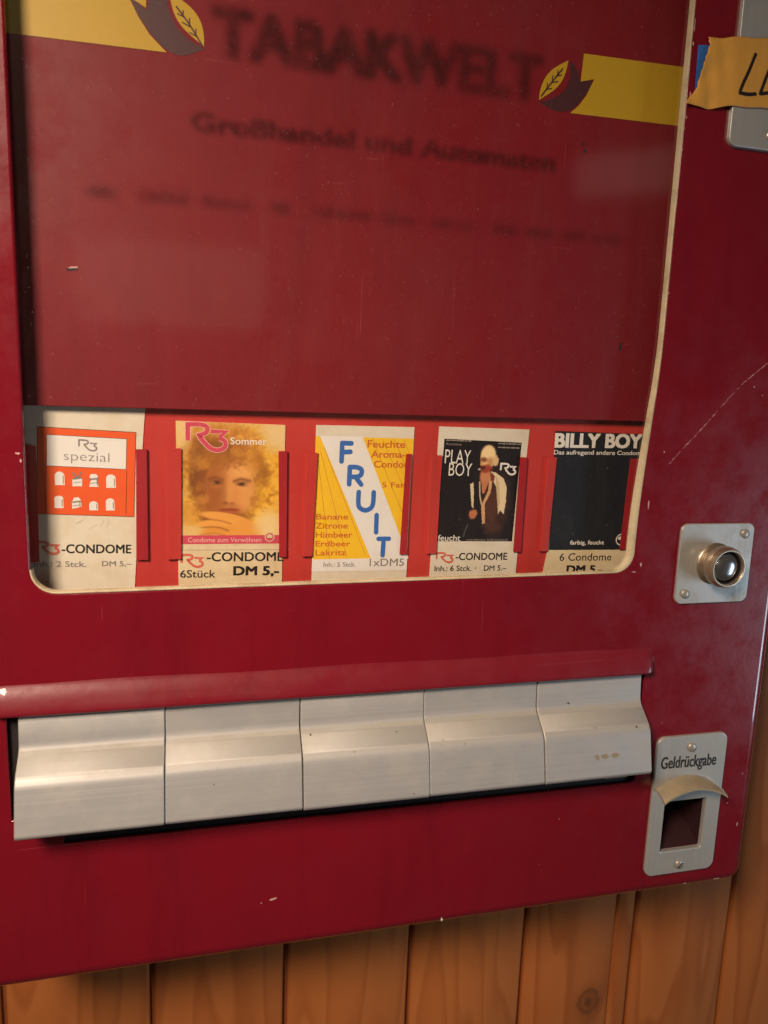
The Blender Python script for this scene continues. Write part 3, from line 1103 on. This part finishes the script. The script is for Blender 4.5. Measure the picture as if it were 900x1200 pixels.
class Paint:
    """a printed photograph as soft colour patches, held by the vertices of a fine sheet"""
    def __init__(s, x0, x1, y0, y1, nx, ny, base):
        s.X, s.Y = np.meshgrid(np.linspace(x0, x1, nx), np.linspace(y0, y1, ny))
        s.nx, s.ny = nx, ny
        s.C = np.ones((ny, nx, 3)) * np.array(base, float)

    def mix(s, mask, col):
        s.C = s.C * (1 - mask[..., None]) + np.array(col, float) * mask[..., None]

    def ell(s, cx, cy, rx, ry, col, soft=0.3, a=1.0, ang=0.0, wob=0.0, seed=1):
        c, s_ = math.cos(R(ang)), math.sin(R(ang))
        dx, dy = s.X - cx, s.Y - cy
        u, v = (dx * c + dy * s_) / rx, (-dx * s_ + dy * c) / ry
        d = np.sqrt(u * u + v * v)
        if wob:
            d = d + wob * (vnoise(s.X / 22, s.Y / 22, seed) - 0.5) + wob * 0.6 * (vnoise(s.X / 9, s.Y / 9, seed + 3) - 0.5)
        s.mix(np.clip((1 + soft / 2 - d) / soft, 0, 1) * a, col)

    def line(s, pts, wd, col, soft=3.0, a=1.0):
        best = np.full(s.X.shape, 1e9)
        for (ax, ay), (bx_, by_) in zip(pts[:-1], pts[1:]):
            vx, vy = bx_ - ax, by_ - ay
            t = np.clip(((s.X - ax) * vx + (s.Y - ay) * vy) / (vx * vx + vy * vy), 0, 1)
            best = np.minimum(best, np.hypot(s.X - ax - t * vx, s.Y - ay - t * vy))
        s.mix(np.clip((wd / 2 + soft / 2 - best) / soft, 0, 1) * a, col)

    def pgon(s, pts, col, a=1.0):
        ins = np.zeros(s.X.shape, bool)
        k = len(pts)
        for i in range(k):
            (x1, y1), (x2, y2) = pts[i], pts[(i + 1) % k]
            if y1 == y2:
                continue
            cr = ((y1 > s.Y) != (y2 > s.Y)) & (s.X < (x2 - x1) * (s.Y - y1) / (y2 - y1) + x1)
            ins ^= cr
        s.mix(ins.astype(float) * a, col)

    def build(s, corners, y, parent, name='picture'):
        """corners: world (x, z) of top-left, top-right, bottom-right, bottom-left"""
        U, V = np.meshgrid(np.linspace(0, 1, s.nx), np.linspace(0, 1, s.ny))
        tl, tr_, br, bl = [np.array(c) for c in corners]
        Pt = (tl * ((1 - U) * (1 - V))[..., None] + tr_ * (U * (1 - V))[..., None] + br * (U * V)[..., None] + bl * ((1 - U) * V)[..., None]).reshape(-1, 2)
        vs = [(p[0], y, p[1]) for p in Pt]
        fs = [(j * s.nx + i, (j + 1) * s.nx + i, (j + 1) * s.nx + i + 1, j * s.nx + i + 1) for j in range(s.ny - 1) for i in range(s.nx - 1)]
        o = obj(name, vs, fs, M['photo'], parent)
        at_ = o.data.color_attributes.new('print', 'FLOAT_COLOR', 'POINT')
        L_ = srgb_lin(s.C).reshape(-1, 3)
        at_.data.foreach_set('color', np.concatenate([L_, np.ones((len(L_), 1))], 1).astype(np.float32).ravel())
        return o


# --- card with the orange panel
a1 = -2.4
c1 = card('cream price card with an orange panel of eight small white pictures', [(-86, -116.5), (-33.4, -116.5), (-29.6, -60), (-25.9, -13.0), (-86, -11.0)], M['paper'], (-56, YA, -116))
poly(rect_rot(-56.2, -50.2, 49.0, 46.2, a1), YA - DL, M['black'], c1, 'panel_outline')
poly(rect_rot(-56.2, -50.2, 48.4, 45.6, a1), YA - 2 * DL, M['orange'], c1, 'orange_panel')
poly(rect_rot(-55.8, -39.2, 39.8, 16.6, a1), YA - 3 * DL, M['black'], c1, 'box_outline')
poly(rect_rot(-55.8, -39.2, 39.3, 16.1, a1), YA - 4 * DL, M['white'], c1, 'white_box')
g = G()
for p, q in (((-36.0, -49), (-37.0, -72.8)), ((-76.2, -47.0), (-77.2, -71.4))):
    g = G()
    stroke(g, [p, q], 0.25, YA - 3 * DL, cap=False)
    g.build('thin_line', M['leaf_dark'], c1)
logo(-55.4, -35.6, 9.6, 6.2, YA - 5 * DL, M['grey_ink'], c1, ang=a1)
text('spezial', -56.0, -42.3, 22.6, 6.4, YA - 5 * DL, M['grey_ink'], c1, ang=a1, bold=-0.012)
icons = [(-69.7, -53.2), (-61.1, -53.8), (-52.8, -54.1), (-44.2, -54.6), (-70.5, -65.8), (-61.7, -66.3), (-53.3, -67.1), (-44.9, -67.2)]
for i, (cx, cz) in enumerate(icons):
    w, h = ((4.8, 7.2) if i < 4 else (4.4, 6.6))
    top = (2.2, 0.5, 0.9, 2.0, 1.4, 0.6, 1.9, 2.0)[i]
    hh = h * (1.0, 0.62, 1.0, 1.0, 1.0, 0.9, 0.75, 1.0)[i]
    lo = cz - h / 2
    pts = [(cx - w / 2, lo), (cx + w / 2, lo)] + [(cx + (w / 2) * math.cos(R(t)), lo + hh - top + top * math.sin(R(t))) for t in range(0, 181, 20)]
    if i == 2:
        pts = [(cx - 2.3, lo), (cx + 2.3, lo), (cx + 1.9, lo + 2.6), (cx + 1.3, lo + 3.6), (cx + 2.2, lo + 5.6), (cx + 1.2, lo + 6.9), (cx - 1.2, lo + 6.9), (cx - 2.2, lo + 5.6), (cx - 1.3, lo + 3.6), (cx - 1.9, lo + 2.6)]
    if i == 5:
        pts = [(cx - 2.2, lo), (cx + 2.3, lo + 1.2), (cx + 2.2, lo + 4.6), (cx + 1.0, lo + 6.4), (cx - 1.4, lo + 6.0), (cx - 2.4, lo + 3.6)]
    ic = poly(pts, YA - 3 * DL, M['white'], c1, 'small_picture')
    g = G()
    if i in (1, 2, 5):
        stroke(g, [(cx - 1.9, lo + h * 0.55), (cx + 1.9, lo + h * 0.62)], 0.9, YA - 4 * DL)
        stroke(g, [(cx - 1.8, lo + h * 0.25), (cx + 1.8, lo + h * 0.33)], 0.35, YA - 4.3 * DL)
    if i == 1:
        stroke(g, [(cx - 2.0, lo + h), (cx - 0.2, lo + h * 0.6), (cx + 2.0, lo + h)], 0.9, YA - 4.6 * DL)
    else:
        stroke(g, [(cx + w * 0.36, lo + 0.8), (cx + w * 0.36, lo + hh * 0.7)], 0.45, YA - 4.2 * DL, cap=False)
    g.build('shading', M['grey_ink'] if i in (1, 2) else M['chip_tan'], ic)
logo(-77.2, -90.6, 11.8, 7.4, YA - 3 * DL, M['red_ink'], c1, wd=0.2, ang=-1)
print_text(c1, [('-CONDOME', -52.3, -91.6, 35.4, 5.0, -1.4, 'black', 0.022), ('Inh.: 2 Stck.', -71.0, -99.6, 26.0, 3.2, -1.4, 'grey_ink', 0.012), ('DM 5,–', -42.3, -100.3, 15.2, 3.3, -1.4, 'grey_ink', 0.012)])
g = G()
for p, q, w in (((-62, -77.6), (-59, -75.9), 0.5), ((-56, -81), (-52, -78.2), 0.25), ((-50, -79.5), (-48.4, -76.0), 0.3), ((-47, -80), (-45.6, -75.6), 0.25)):
    stroke(g, [p, q], w, YA - DL)
g.build('pencil_mark', M['pencil'], c1)

# --- card with the portrait
c2 = card('yellowed price card with a golden portrait of a curly haired person resting on one hand', [(-9.8, -116.5), (47.8, -116.5), (48.8, -22.6), (-10.4, -21.6)], M['paper_old'], (19, YA, -116))
p = Paint(88, 788, 68, 800, 180, 190, (222, 186, 122))
wx, wy = vnoise(p.X / 60, p.Y / 60, 21) * 90, vnoise(p.X / 60, p.Y / 60, 23) * 90
nz = vnoise((p.X + wx) / 44, (p.Y + wy) / 20, 5) * 0.6 + vnoise((p.X - wy) / 17, (p.Y + wx) / 26, 9) * 0.4
p.ell(470, 420, 330, 350, (214, 158, 48), 0.35, 1.0, wob=0.25, seed=2)
p.ell(300, 300, 230, 220, (176, 112, 36), 0.6, 0.9, wob=0.35, seed=4)
p.ell(620, 500, 150, 240, (228, 170, 52), 0.6, 0.8, wob=0.3, seed=6)
p.ell(430, 190, 190, 100, (186, 122, 50), 0.7, 0.9, wob=0.4, seed=8)
p.ell(190, 640, 120, 110, (206, 146, 52), 0.7, 0.9, wob=0.3, seed=12)
hair = np.clip(1.25 - np.hypot((p.X - 450) / 330, (p.Y - 430) / 350), 0, 1)
p.mix(np.clip((nz - 0.50) * 3, 0, 1) * np.clip(hair * 2.5, 0, 1) * 0.55, (238, 190, 88))
p.mix(np.clip((0.46 - nz) * 3, 0, 1) * np.clip(hair * 2.5, 0, 1) * 0.62, (148, 90, 30))
p.ell(232, 430, 62, 150, (112, 62, 26), 0.7, 0.85, wob=0.35, seed=14)
p.ell(640, 380, 50, 90, (140, 84, 30), 0.8, 0.75, wob=0.4, seed=15)
p.ell(425, 500, 190, 215, (120, 66, 26), 0.5, 0.55, wob=0.25, seed=17)
p.ell(430, 480, 160, 200, (206, 136, 74), 0.16, 1.0, wob=0.05, seed=16)
p.ell(318, 510, 88, 180, (150, 84, 38), 1.0, 0.85)
p.ell(400, 640, 130, 50, (160, 92, 42), 1.0, 0.5)
p.ell(520, 360, 85, 70, (226, 166, 92), 0.9, 0.75)
p.ell(545, 540, 55, 90, (216, 152, 80), 0.9, 0.7)
p.ell(420, 272, 170, 70, (152, 92, 36), 0.7, 0.9, wob=0.7, seed=18)
p.ell(300, 230, 130, 70, (128, 74, 30), 0.9, 0.7, wob=0.6, seed=28)
p.ell(345, 330, 60, 60, (158, 96, 38), 0.9, 0.7, wob=0.6, seed=19)
p.ell(580, 300, 60, 60, (190, 126, 48), 0.9, 0.7, wob=0.6, seed=20)
p.line([(296, 428), (330, 418), (384, 430)], 15, (118, 66, 30), 18, 0.7)
p.line([(458, 440), (505, 424), (562, 436)], 16, (104, 58, 28), 18, 0.75)
p.ell(346, 450, 34, 15, (96, 54, 28), 1.0, 0.75)
p.ell(512, 458, 34, 15, (86, 48, 26), 1.0, 0.8)
p.ell(345, 450, 14, 9, (66, 38, 22), 1.2, 0.7)
p.ell(512, 458, 14, 9, (58, 32, 20), 1.2, 0.7)
p.ell(320, 452, 16, 6, (196, 146, 90), 1.2, 0.5)
p.ell(540, 460, 16, 6, (214, 164, 106), 1.2, 0.5)
p.ell(350, 474, 44, 14, (176, 112, 54), 0.9, 0.6)
p.ell(508, 482, 44, 13, (214, 152, 82), 0.9, 0.6)
p.ell(424, 510, 26, 84, (218, 156, 86), 1.3, 0.6, ang=4)
p.ell(388, 520, 24, 80, (160, 98, 48), 1.2, 0.45)
p.ell(404, 582, 15, 9, (120, 64, 32), 1.2, 0.7)
p.ell(446, 584, 15, 8, (138, 76, 38), 1.2, 0.6)
p.ell(425, 596, 40, 10, (160, 96, 48), 1.4, 0.5)
p.ell(430, 628, 66, 13, (146, 66, 42), 0.7, 0.95)
p.ell(432, 648, 54, 13, (198, 104, 68), 0.8, 0.85)
p.ell(410, 682, 140, 34, (104, 54, 22), 0.9, 0.85)
p.ell(470, 745, 190, 82, (220, 150, 66), 0.22, 1.0, ang=12)
p.ell(380, 670, 145, 28, (222, 154, 72), 0.3, 1.0, ang=7)
p.ell(350, 715, 135, 26, (224, 156, 72), 0.3, 1.0, ang=-2)
p.ell(330, 765, 120, 24, (214, 144, 62), 0.3, 1.0, ang=-6)
p.line(smooth_line([(238, 690), (300, 690), (370, 698), (440, 718)], 4), 5, (140, 80, 34), 14, 0.75)
p.line(smooth_line([(242, 744), (310, 738), (370, 744), (424, 764)], 4), 5, (124, 68, 28), 14, 0.85)
p.line(smooth_line([(230, 792), (320, 782), (400, 792)], 4), 5, (140, 80, 30), 14, 0.6)
for q, (hx, hy, hr) in enumerate(((250, 330, 46), (300, 270, 44), (560, 250, 44), (612, 300, 40), (250, 560, 36), (600, 560, 34), (470, 250, 40), (395, 285, 34), (620, 440, 30), (232, 480, 34))):
    p.ell(hx, hy, hr, hr * 0.8, (172, 108, 40) if q % 2 else (206, 142, 56), 0.9, 0.6, ang=q * 37, wob=0.7, seed=50 + q)
    p.line(smooth_line([(hx - hr * 0.7, hy), (hx, hy - hr * 0.6), (hx + hr * 0.7, hy + hr * 0.1)], 4), 3, (126, 72, 26), 8, 0.5)
p.ell(180, 770, 75, 40, (216, 178, 110), 0.8, 0.8)
p.ell(690, 720, 85, 90, (226, 196, 138), 0.9, 0.85)
p.ell(120, 150, 60, 100, (224, 192, 130), 0.8, 0.8)
p.ell(740, 150, 90, 90, (222, 190, 132), 0.9, 0.9)
p.build([(-10.4, -21.7), (48.7, -22.7), (47.3, -86.0), (-10.0, -85.4)], YA - DL, c2)
poly(rect_rot(19.0, -87.6, 58.0, 5.0, -0.6), YA - 2 * DL, M['pink_ink'], c2, 'pink_band')
text('Condome zum Verwöhnen', 15.7, -87.7, 40.5, 2.7, YA - 3 * DL, M['pale_pink'], c2, ang=-0.8, bold=0.004)
poly(rr(37.8, 43.4, -89.2, -83.6, 2.8), YA - 3 * DL, M['paper_old'], c2, 'round_emblem')
poly(rr(38.3, 42.9, -88.7, -84.1, 2.3), YA - 4 * DL, M['pink_ink'], c2, 'round_emblem')
poly([(38.9, -85.7), (40.6, -84.6), (42.3, -85.7), (42.0, -87.0), (39.2, -87.0)], YA - 5 * DL, M['paper_old'], c2, 'round_emblem')
logo(5.6, -30.2, 22.2, 16.0, YA - 2 * DL, M['pale_pink'], c2, wd=0.185, ang=0)
logo(5.6, -30.2, 22.2, 16.0, YA - 3 * DL, M['pink_ink'], c2, wd=0.145, ang=0)
text('Sommer', 28.6, -32.0, 20.0, 3.9, YA - 3 * DL, M['white_ink'], c2, bold=0.01)
logo(-2.6, -99.4, 12.4, 8.0, YA - 3 * DL, M['red_ink'], c2, wd=0.17)
poly(rect_rot(19, -93.6, 57, 0.25, -0.8), YA - DL, M['dim_ink'], c2, 'thin_line')
print_text(c2, [('-CONDOME', 27.1, -97.7, 43.0, 5.4, -1.0, 'black', 0.022), ('6Stück', 0.7, -107.0, 19.2, 4.4, -1.4, 'black', 0.012), ('DM 5,-', 33.2, -106.5, 26.0, 6.3, -1.4, 'black', 0.045)])

# --- yellow fruit card
c3 = card('yellow price card with a diagonal white stripe and big blue letters', [(65.2, -116.5), (122.8, -116.5), (124.2, -22.2), (66.2, -22.2)], M['paper'], (94, YA, -116))
poly([(65.6, -100.4), (123.2, -100.6), (123.9, -28.9), (66.0, -28.6)], YA - DL, M['yellow'], c3, 'yellow_panel')
poly([(100.6, -100.7), (123.6, -101.0), (123.6, -100.0), (93.2, -28.3), (68.4, -28.3)], YA - 2 * DL, M['white'], c3, 'white_stripe')
poly([(65.2, -107.6), (122.9, -108.2), (123.0, -100.4), (65.4, -100.2)], YA - 3 * DL, M['white'], c3, 'white_band')
g = G()
for k, (p0, p1) in enumerate((((71.0, -35), (97.0, -98)), ((69.0, -37), (86.0, -100)), ((67.5, -40), (75.5, -100)), ((99, -29.5), (123, -82)), ((105, -29.5), (123, -66)), ((112, -29.5), (123.4, -52)), ((118, -29.5), (123.6, -42)))):
    g = G()
    stroke(g, [p0, p1], 0.22, YA - 1.5 * DL, cap=False)
    g.build('thin_line', M['line_ink'], c3)


def blue_letter(strokes, cx, cz, w, h, wd, ang=0.0):
    g_ = G()
    for k, st in enumerate(strokes):
        pts = []
        for u, v in st:
            a = rot2((u - 0.5) * (w - wd), (0.5 - v) * (h - wd), ang)
            pts.append((cx + a[0], cz + a[1]))
        stroke(g_, pts, wd, YA - 4 * DL - 0.01 * k)
    return g_.build('blue_letter', M['blue'], c3)


LW = 2.75
blue_letter([[(0, 1), (0, 0)], [(0, 0), (1, 0)], [(0, 0.5), (0.92, 0.46)]], 84.0, -37.5, 8.1, 13.3, LW, -1)
blue_letter([[(0, 1), (0, 0)], smooth_line([(0, 0), (0.55, 0), (0.92, 0.1), (1.0, 0.28), (0.9, 0.47), (0.55, 0.56), (0, 0.56)], 3), [(0.5, 0.56), (1, 1)]], 89.7, -51.0, 9.9, 12.8, LW, -1)
blue_letter([smooth_line([(0, 0), (0, 0.55), (0.1, 0.85), (0.5, 1.0), (0.88, 0.85), (1, 0.55), (1, 0)], 4)], 96.3, -66.0, 11.7, 13.5, LW, -1)
blue_letter([[(0.5, 0), (0.5, 1)]], 103.1, -79.4, 3.0, 13.1, LW)
blue_letter([[(0, 0), (1, 0)], [(0.5, 0), (0.45, 1)]], 107.9, -93.6, 9.1, 12.8, LW, 0)
print_text(c3, [('Feuchte', 107.6, -32.4, 22.6, 4.3, 0, 'orange_ink', 0.022), ('Aroma-', 108.9, -38.3, 20.6, 4.2, 0, 'orange_ink', 0.022), ('Condom', 111.9, -44.1, 23.0, 4.1, 0, 'orange_ink', 0.022), ('5 Farb', 114.2, -56.3, 16.7, 3.1, 0, 'orange_ink', 0.015),
                ('Banane', 76.6, -75.0, 18.8, 3.4, -0.5, 'orange_ink', 0.016), ('Zitrone', 76.4, -80.3, 18.9, 3.5, -0.6, 'orange_ink', 0.016), ('Himbeer', 78.0, -85.7, 21.8, 3.6, -0.6, 'orange_ink', 0.016), ('Erdbeer', 77.4, -91.0, 20.6, 3.4, -0.8, 'orange_ink', 0.016), ('Lakritz', 76.2, -96.3, 18.0, 3.5, -0.8, 'orange_ink', 0.016)])
print_text(c3, [('Inh.: 5 Stck.', 81.7, -103.6, 19.2, 2.7, -1.2, 'grey_ink', 0.006), ('1xDM5', 110.4, -103.0, 21.2, 4.6, -1.0, 'grey_ink', 0.004)], DL * 5)

# --- black card with the figure in a white shawl
c4 = card('cream price card with a black picture of a bald figure in a white shawl', [(137.5, -116.5), (194.2, -116.5), (195.6, -60), (197.2, -22.1), (139.4, -21.5)], M['paper'], (167, YA, -116))
p = Paint(75, 640, 190, 880, 150, 180, (24, 18, 20))
p.ell(490, 620, 100, 230, (62, 36, 28), 0.5, 0.9, wob=0.25, seed=31)
p.ell(455, 640, 55, 130, (92, 54, 38), 0.8, 0.7, wob=0.4, seed=33)
p.pgon([(432, 395), (470, 402), (530, 440), (560, 500), (565, 600), (556, 690), (530, 660), (515, 690), (500, 600), (482, 500), (450, 450)], (222, 200, 160))
p.pgon([(470, 420), (500, 470), (520, 600), (515, 690), (500, 600), (482, 500)], (186, 160, 120), 0.7)
p.pgon([(290, 486), (312, 474), (322, 540), (330, 650), (316, 640), (302, 560)], (214, 196, 160))
p.line([(358, 470), (368, 560), (385, 620)], 10, (206, 184, 150), 5)
p.ell(395, 430, 40, 60, (196, 128, 84), 0.4)
p.pgon([(370, 470), (425, 462), (400, 545), (385, 550)], (190, 118, 76))
p.pgon([(428, 430), (452, 440), (445, 540), (410, 620), (425, 752), (405, 758), (385, 630), (398, 600), (425, 530)], (206, 158, 112))
p.pgon([(440, 400), (466, 430), (460, 470), (432, 455)], (120, 60, 44))
p.ell(402, 300, 56, 82, (226, 188, 128), 0.12)
p.ell(402, 270, 50, 48, (240, 210, 156), 0.6, 0.9)
p.ell(372, 318, 26, 16, (120, 70, 44), 0.8, 0.9)
p.ell(420, 330, 22, 30, (190, 132, 84), 0.8, 0.8)
p.ell(360, 345, 12, 18, (206, 150, 100), 0.5, 0.9)
p.ell(460, 322, 22, 34, (214, 180, 128), 0.3, 1.0, wob=0.4, seed=40)
p.ell(395, 378, 44, 26, (150, 58, 38), 0.6, 0.95, wob=0.3, seed=41)
p.ell(372, 372, 18, 12, (70, 26, 20), 0.8, 0.9)
p.ell(346, 384, 10, 6, (210, 200, 190), 0.6, 0.9)
p.ell(332, 690, 30, 32, (196, 120, 78), 0.4, 1.0, wob=0.3, seed=43)
for q in (672, 688, 704):
    p.line([(312, q), (352, q - 6)], 3, (110, 58, 36), 4, 0.8)
p.line([(300, 765), (282, 810), (278, 850)], 6, (120, 112, 104), 5, 0.8)
p.ell(490, 780, 60, 36, (74, 46, 36), 0.8, 0.8, wob=0.4, seed=45)
p.build([(143.0, -28.6), (192.6, -30.2), (190.4, -91.6), (140.0, -90.6)], YA - DL, c4)
text('PLAY', 152.0, -39.2, 16.3, 8.2, YA - 2 * DL, M['white_ink'], c4, ang=-1, bold=-0.004)
text('BOY', 154.0, -46.9, 14.7, 7.8, YA - 2 * DL, M['white_ink'], c4, ang=-1, bold=-0.004)
logo(184.6, -46.4, 10.6, 7.4, YA - 2 * DL, M['white_ink'], c4, wd=0.16, ang=-1)
print_text(c4, [('feucht', 149.0, -88.7, 14.4, 3.7, -1.0, 'white_ink', 0.01), ('condoms lubricated', 173.6, -90.2, 27.1, 1.5, -1.0, 'dim_ink', 0.0), ('Kondome', 149.0, -31.7, 9.6, 1.5, -1.5, 'dim_ink', 0)])
g = G()
for x0, x1, z in ((144.0, 159, -29.4), (177.2, 190.0, -30.9), (177.2, 190.6, -33.2)):
    x = x0
    while x < x1:
        w = r2.uniform(1.0, 3.0)
        stroke(g, [(x, z - (x - x0) * 0.02), (x + w, z - (x + w - x0) * 0.02)], r2.uniform(0.5, 0.9), YA - 3 * DL, cap=False)
        x += w + 0.4
g.build('worn_print_line', M['dim_ink'], c4)
logo(146.6, -100.9, 11.4, 6.8, YA - 3 * DL, M['red_ink'], c4, wd=0.17)
print_text(c4, [('-CONDOME', 170.9, -100.7, 34.0, 4.6, -1.0, 'black', 0.02), ('Inh.: 6 Stck.', 152.5, -107.8, 24.0, 3.5, -1.2, 'black', 0.012), ('·', 167.2, -108.0, 0.8, 0.8, 0, 'black', 0), ('DM 5.–', 180.2, -108.3, 15.0, 3.5, -1.2, 'black', 0.012)])

# --- dark card (its cartoon mascot is left out)
c5 = card('cream price card with a blue black panel under heavy white capitals', [(212.4, -116.5), (279, -116.5), (279, -60), (214.8, -60), (215.0, -99)], M['paper_old'], (245, YA, -116))
poly([(216.0, -97.6), (279, -98.6), (279, -23.6), (214.6, -22.6)], YA - DL, M['night'], c5, 'dark_panel')
text('BILLY BOY', 244.9, -28.2, 60.6, 9.2, YA - 2 * DL, M['white_ink'], c5, ang=0.4, bold=0.05)
text('Das aufregend andere Condom', 244.9, -36.0, 60.7, 3.6, YA - 2 * DL, M['white_ink'], c5, ang=0.2, bold=0.015)
text('farbig, feucht', 242.4, -93.6, 24.1, 3.6, YA - 2 * DL, M['white_ink'], c5, ang=-0.8, bold=0.02)
poly(rr(262.8, 270.6, -95.6, -87.8, 3.9), YA - 2 * DL, M['white_ink'], c5, 'round_emblem')
poly(rr(263.5, 269.9, -94.9, -88.5, 3.2), YA - 3 * DL, M['night'], c5, 'round_emblem')
poly([(264.2, -90.4), (266.7, -89.2), (269.2, -90.4), (268.6, -91.8), (264.8, -91.8)], YA - 4 * DL, M['white_ink'], c5, 'round_emblem')
print_text(c5, [('6 Condome', 242.3, -102.6, 36.9, 5.0, -1.0, 'black', 0.004), ('DM 5,-', 242.1, -111.2, 25.8, 6.2, -1.2, 'black', 0.05)])

# ------------------------------------------------------------------ tape over the coin slot plate
tape = root('tape_strip', (300, -3, 165), 'torn strip of yellow masking tape with black handwriting across a metal plate', 'tape')
left = [(280.8, 200.4), (282.0, 196.4), (280.2, 190.4), (279.0, 185.6), (277.4, 178.6), (276.2, 172.4), (271.6, 167.4), (268.9, 164.4)]
NT, NU = 29, 60


def tape_y(x, z, t):
    base = YS - 0.55 if x > 300 else (-0.6 + (YS - 0.0) * max(0.0, (x - 285) / 15.0) ** 1.0 if x > 285 else -0.6)
    lift = 3.2 * max(0.0, (292 - x) / 22.0) ** 1.3 * (0.6 + 0.4 * math.sin(t * 5 + 1))
    wr = 0.55 * math.sin(x * 0.55 + z * 0.12) * max(0.0, min(1, (304 - x) / 18)) + 0.5 * math.sin(x * 0.24 - z * 0.33) * max(0.0, min(1, (302 - x) / 14))
    return min(base - lift + wr * 0.8 - 0.25, -0.35) - 0.12 * math.sin(z * 0.21 + x * 0.05)


vs = []
for j in range(NT):
    t = j / (NT - 1)
    q = t * (len(left) - 1)
    i0 = min(int(q), len(left) - 2)
    lx = left[i0][0] + (left[i0 + 1][0] - left[i0][0]) * (q - i0) + 0.35 * math.sin(j * 2.1)
    lz = left[i0][1] + (left[i0 + 1][1] - left[i0][1]) * (q - i0)
    rz = 208.6 + (169.6 - 208.6) * t
    for i in range(NU):
        u = i / (NU - 1)
        x = lx + (366.0 - lx) * u
        z = lz + (rz - lz) * u + 0.25 * math.sin(x * 0.3) * (1 if t < 0.1 or t > 0.9 else 0)
        if t > 0.9:
            z -= 1.6 * math.exp(-((x - 284) / 9) ** 2)
        vs.append((x, tape_y(x, z, t), z))
fs = [(j * NU + i, (j + 1) * NU + i, (j + 1) * NU + i + 1, j * NU + i + 1) for j in range(NT - 1) for i in range(NU - 1)]
o = obj('strip', vs, fs, M['tape'], tape, smooth=80)
sm = o.modifiers.new('thickness', 'SOLIDIFY')
sm.thickness = 0.00018
g = G()
for pts in ([(311.0, 194.6), (308.0, 186.0), (304.6, 178.0), (303.2, 173.6)], [(303.2, 173.4), (308.4, 173.2), (313.6, 174.0)],
            [(325.0, 196.6), (321.4, 188.0), (318.6, 180.0), (317.0, 174.8)], [(317.0, 174.6), (323, 175.8), (330, 177.4)], [(321.0, 186.0), (326, 186.6), (331, 187.8)], [(325.2, 196.4), (330, 197.4), (336, 199.0)]):
    b0 = len(g.v)
    stroke(g, smooth_line(pts, 6), 1.9, 0)
    g.v[b0:] = [(x, tape_y(x, z, 0.5) - 0.22 - 0.02 * (len(g.v) % 5), z) for x, y, z in g.v[b0:]]
g.build('handwriting', M['black'], tape)

slip = root('paper_slip', (279, -0.3, 172), 'small blue paper slip stuck beneath the torn end of the tape', 'paper slip')
g = G()
face(g, [[(276.0, 172.0), (292, 172.6), (292, 198.4), (275.4, 196.0)]], -0.30)
g.v = [(x, -0.3, z) for x, y, z in g.v]
g.build('sheet', M['blue'], slip)

# ------------------------------------------------------------------ render settings
scn.render.engine = 'CYCLES'
scn.cycles.max_bounces = 8
scn.cycles.transparent_max_bounces = 24
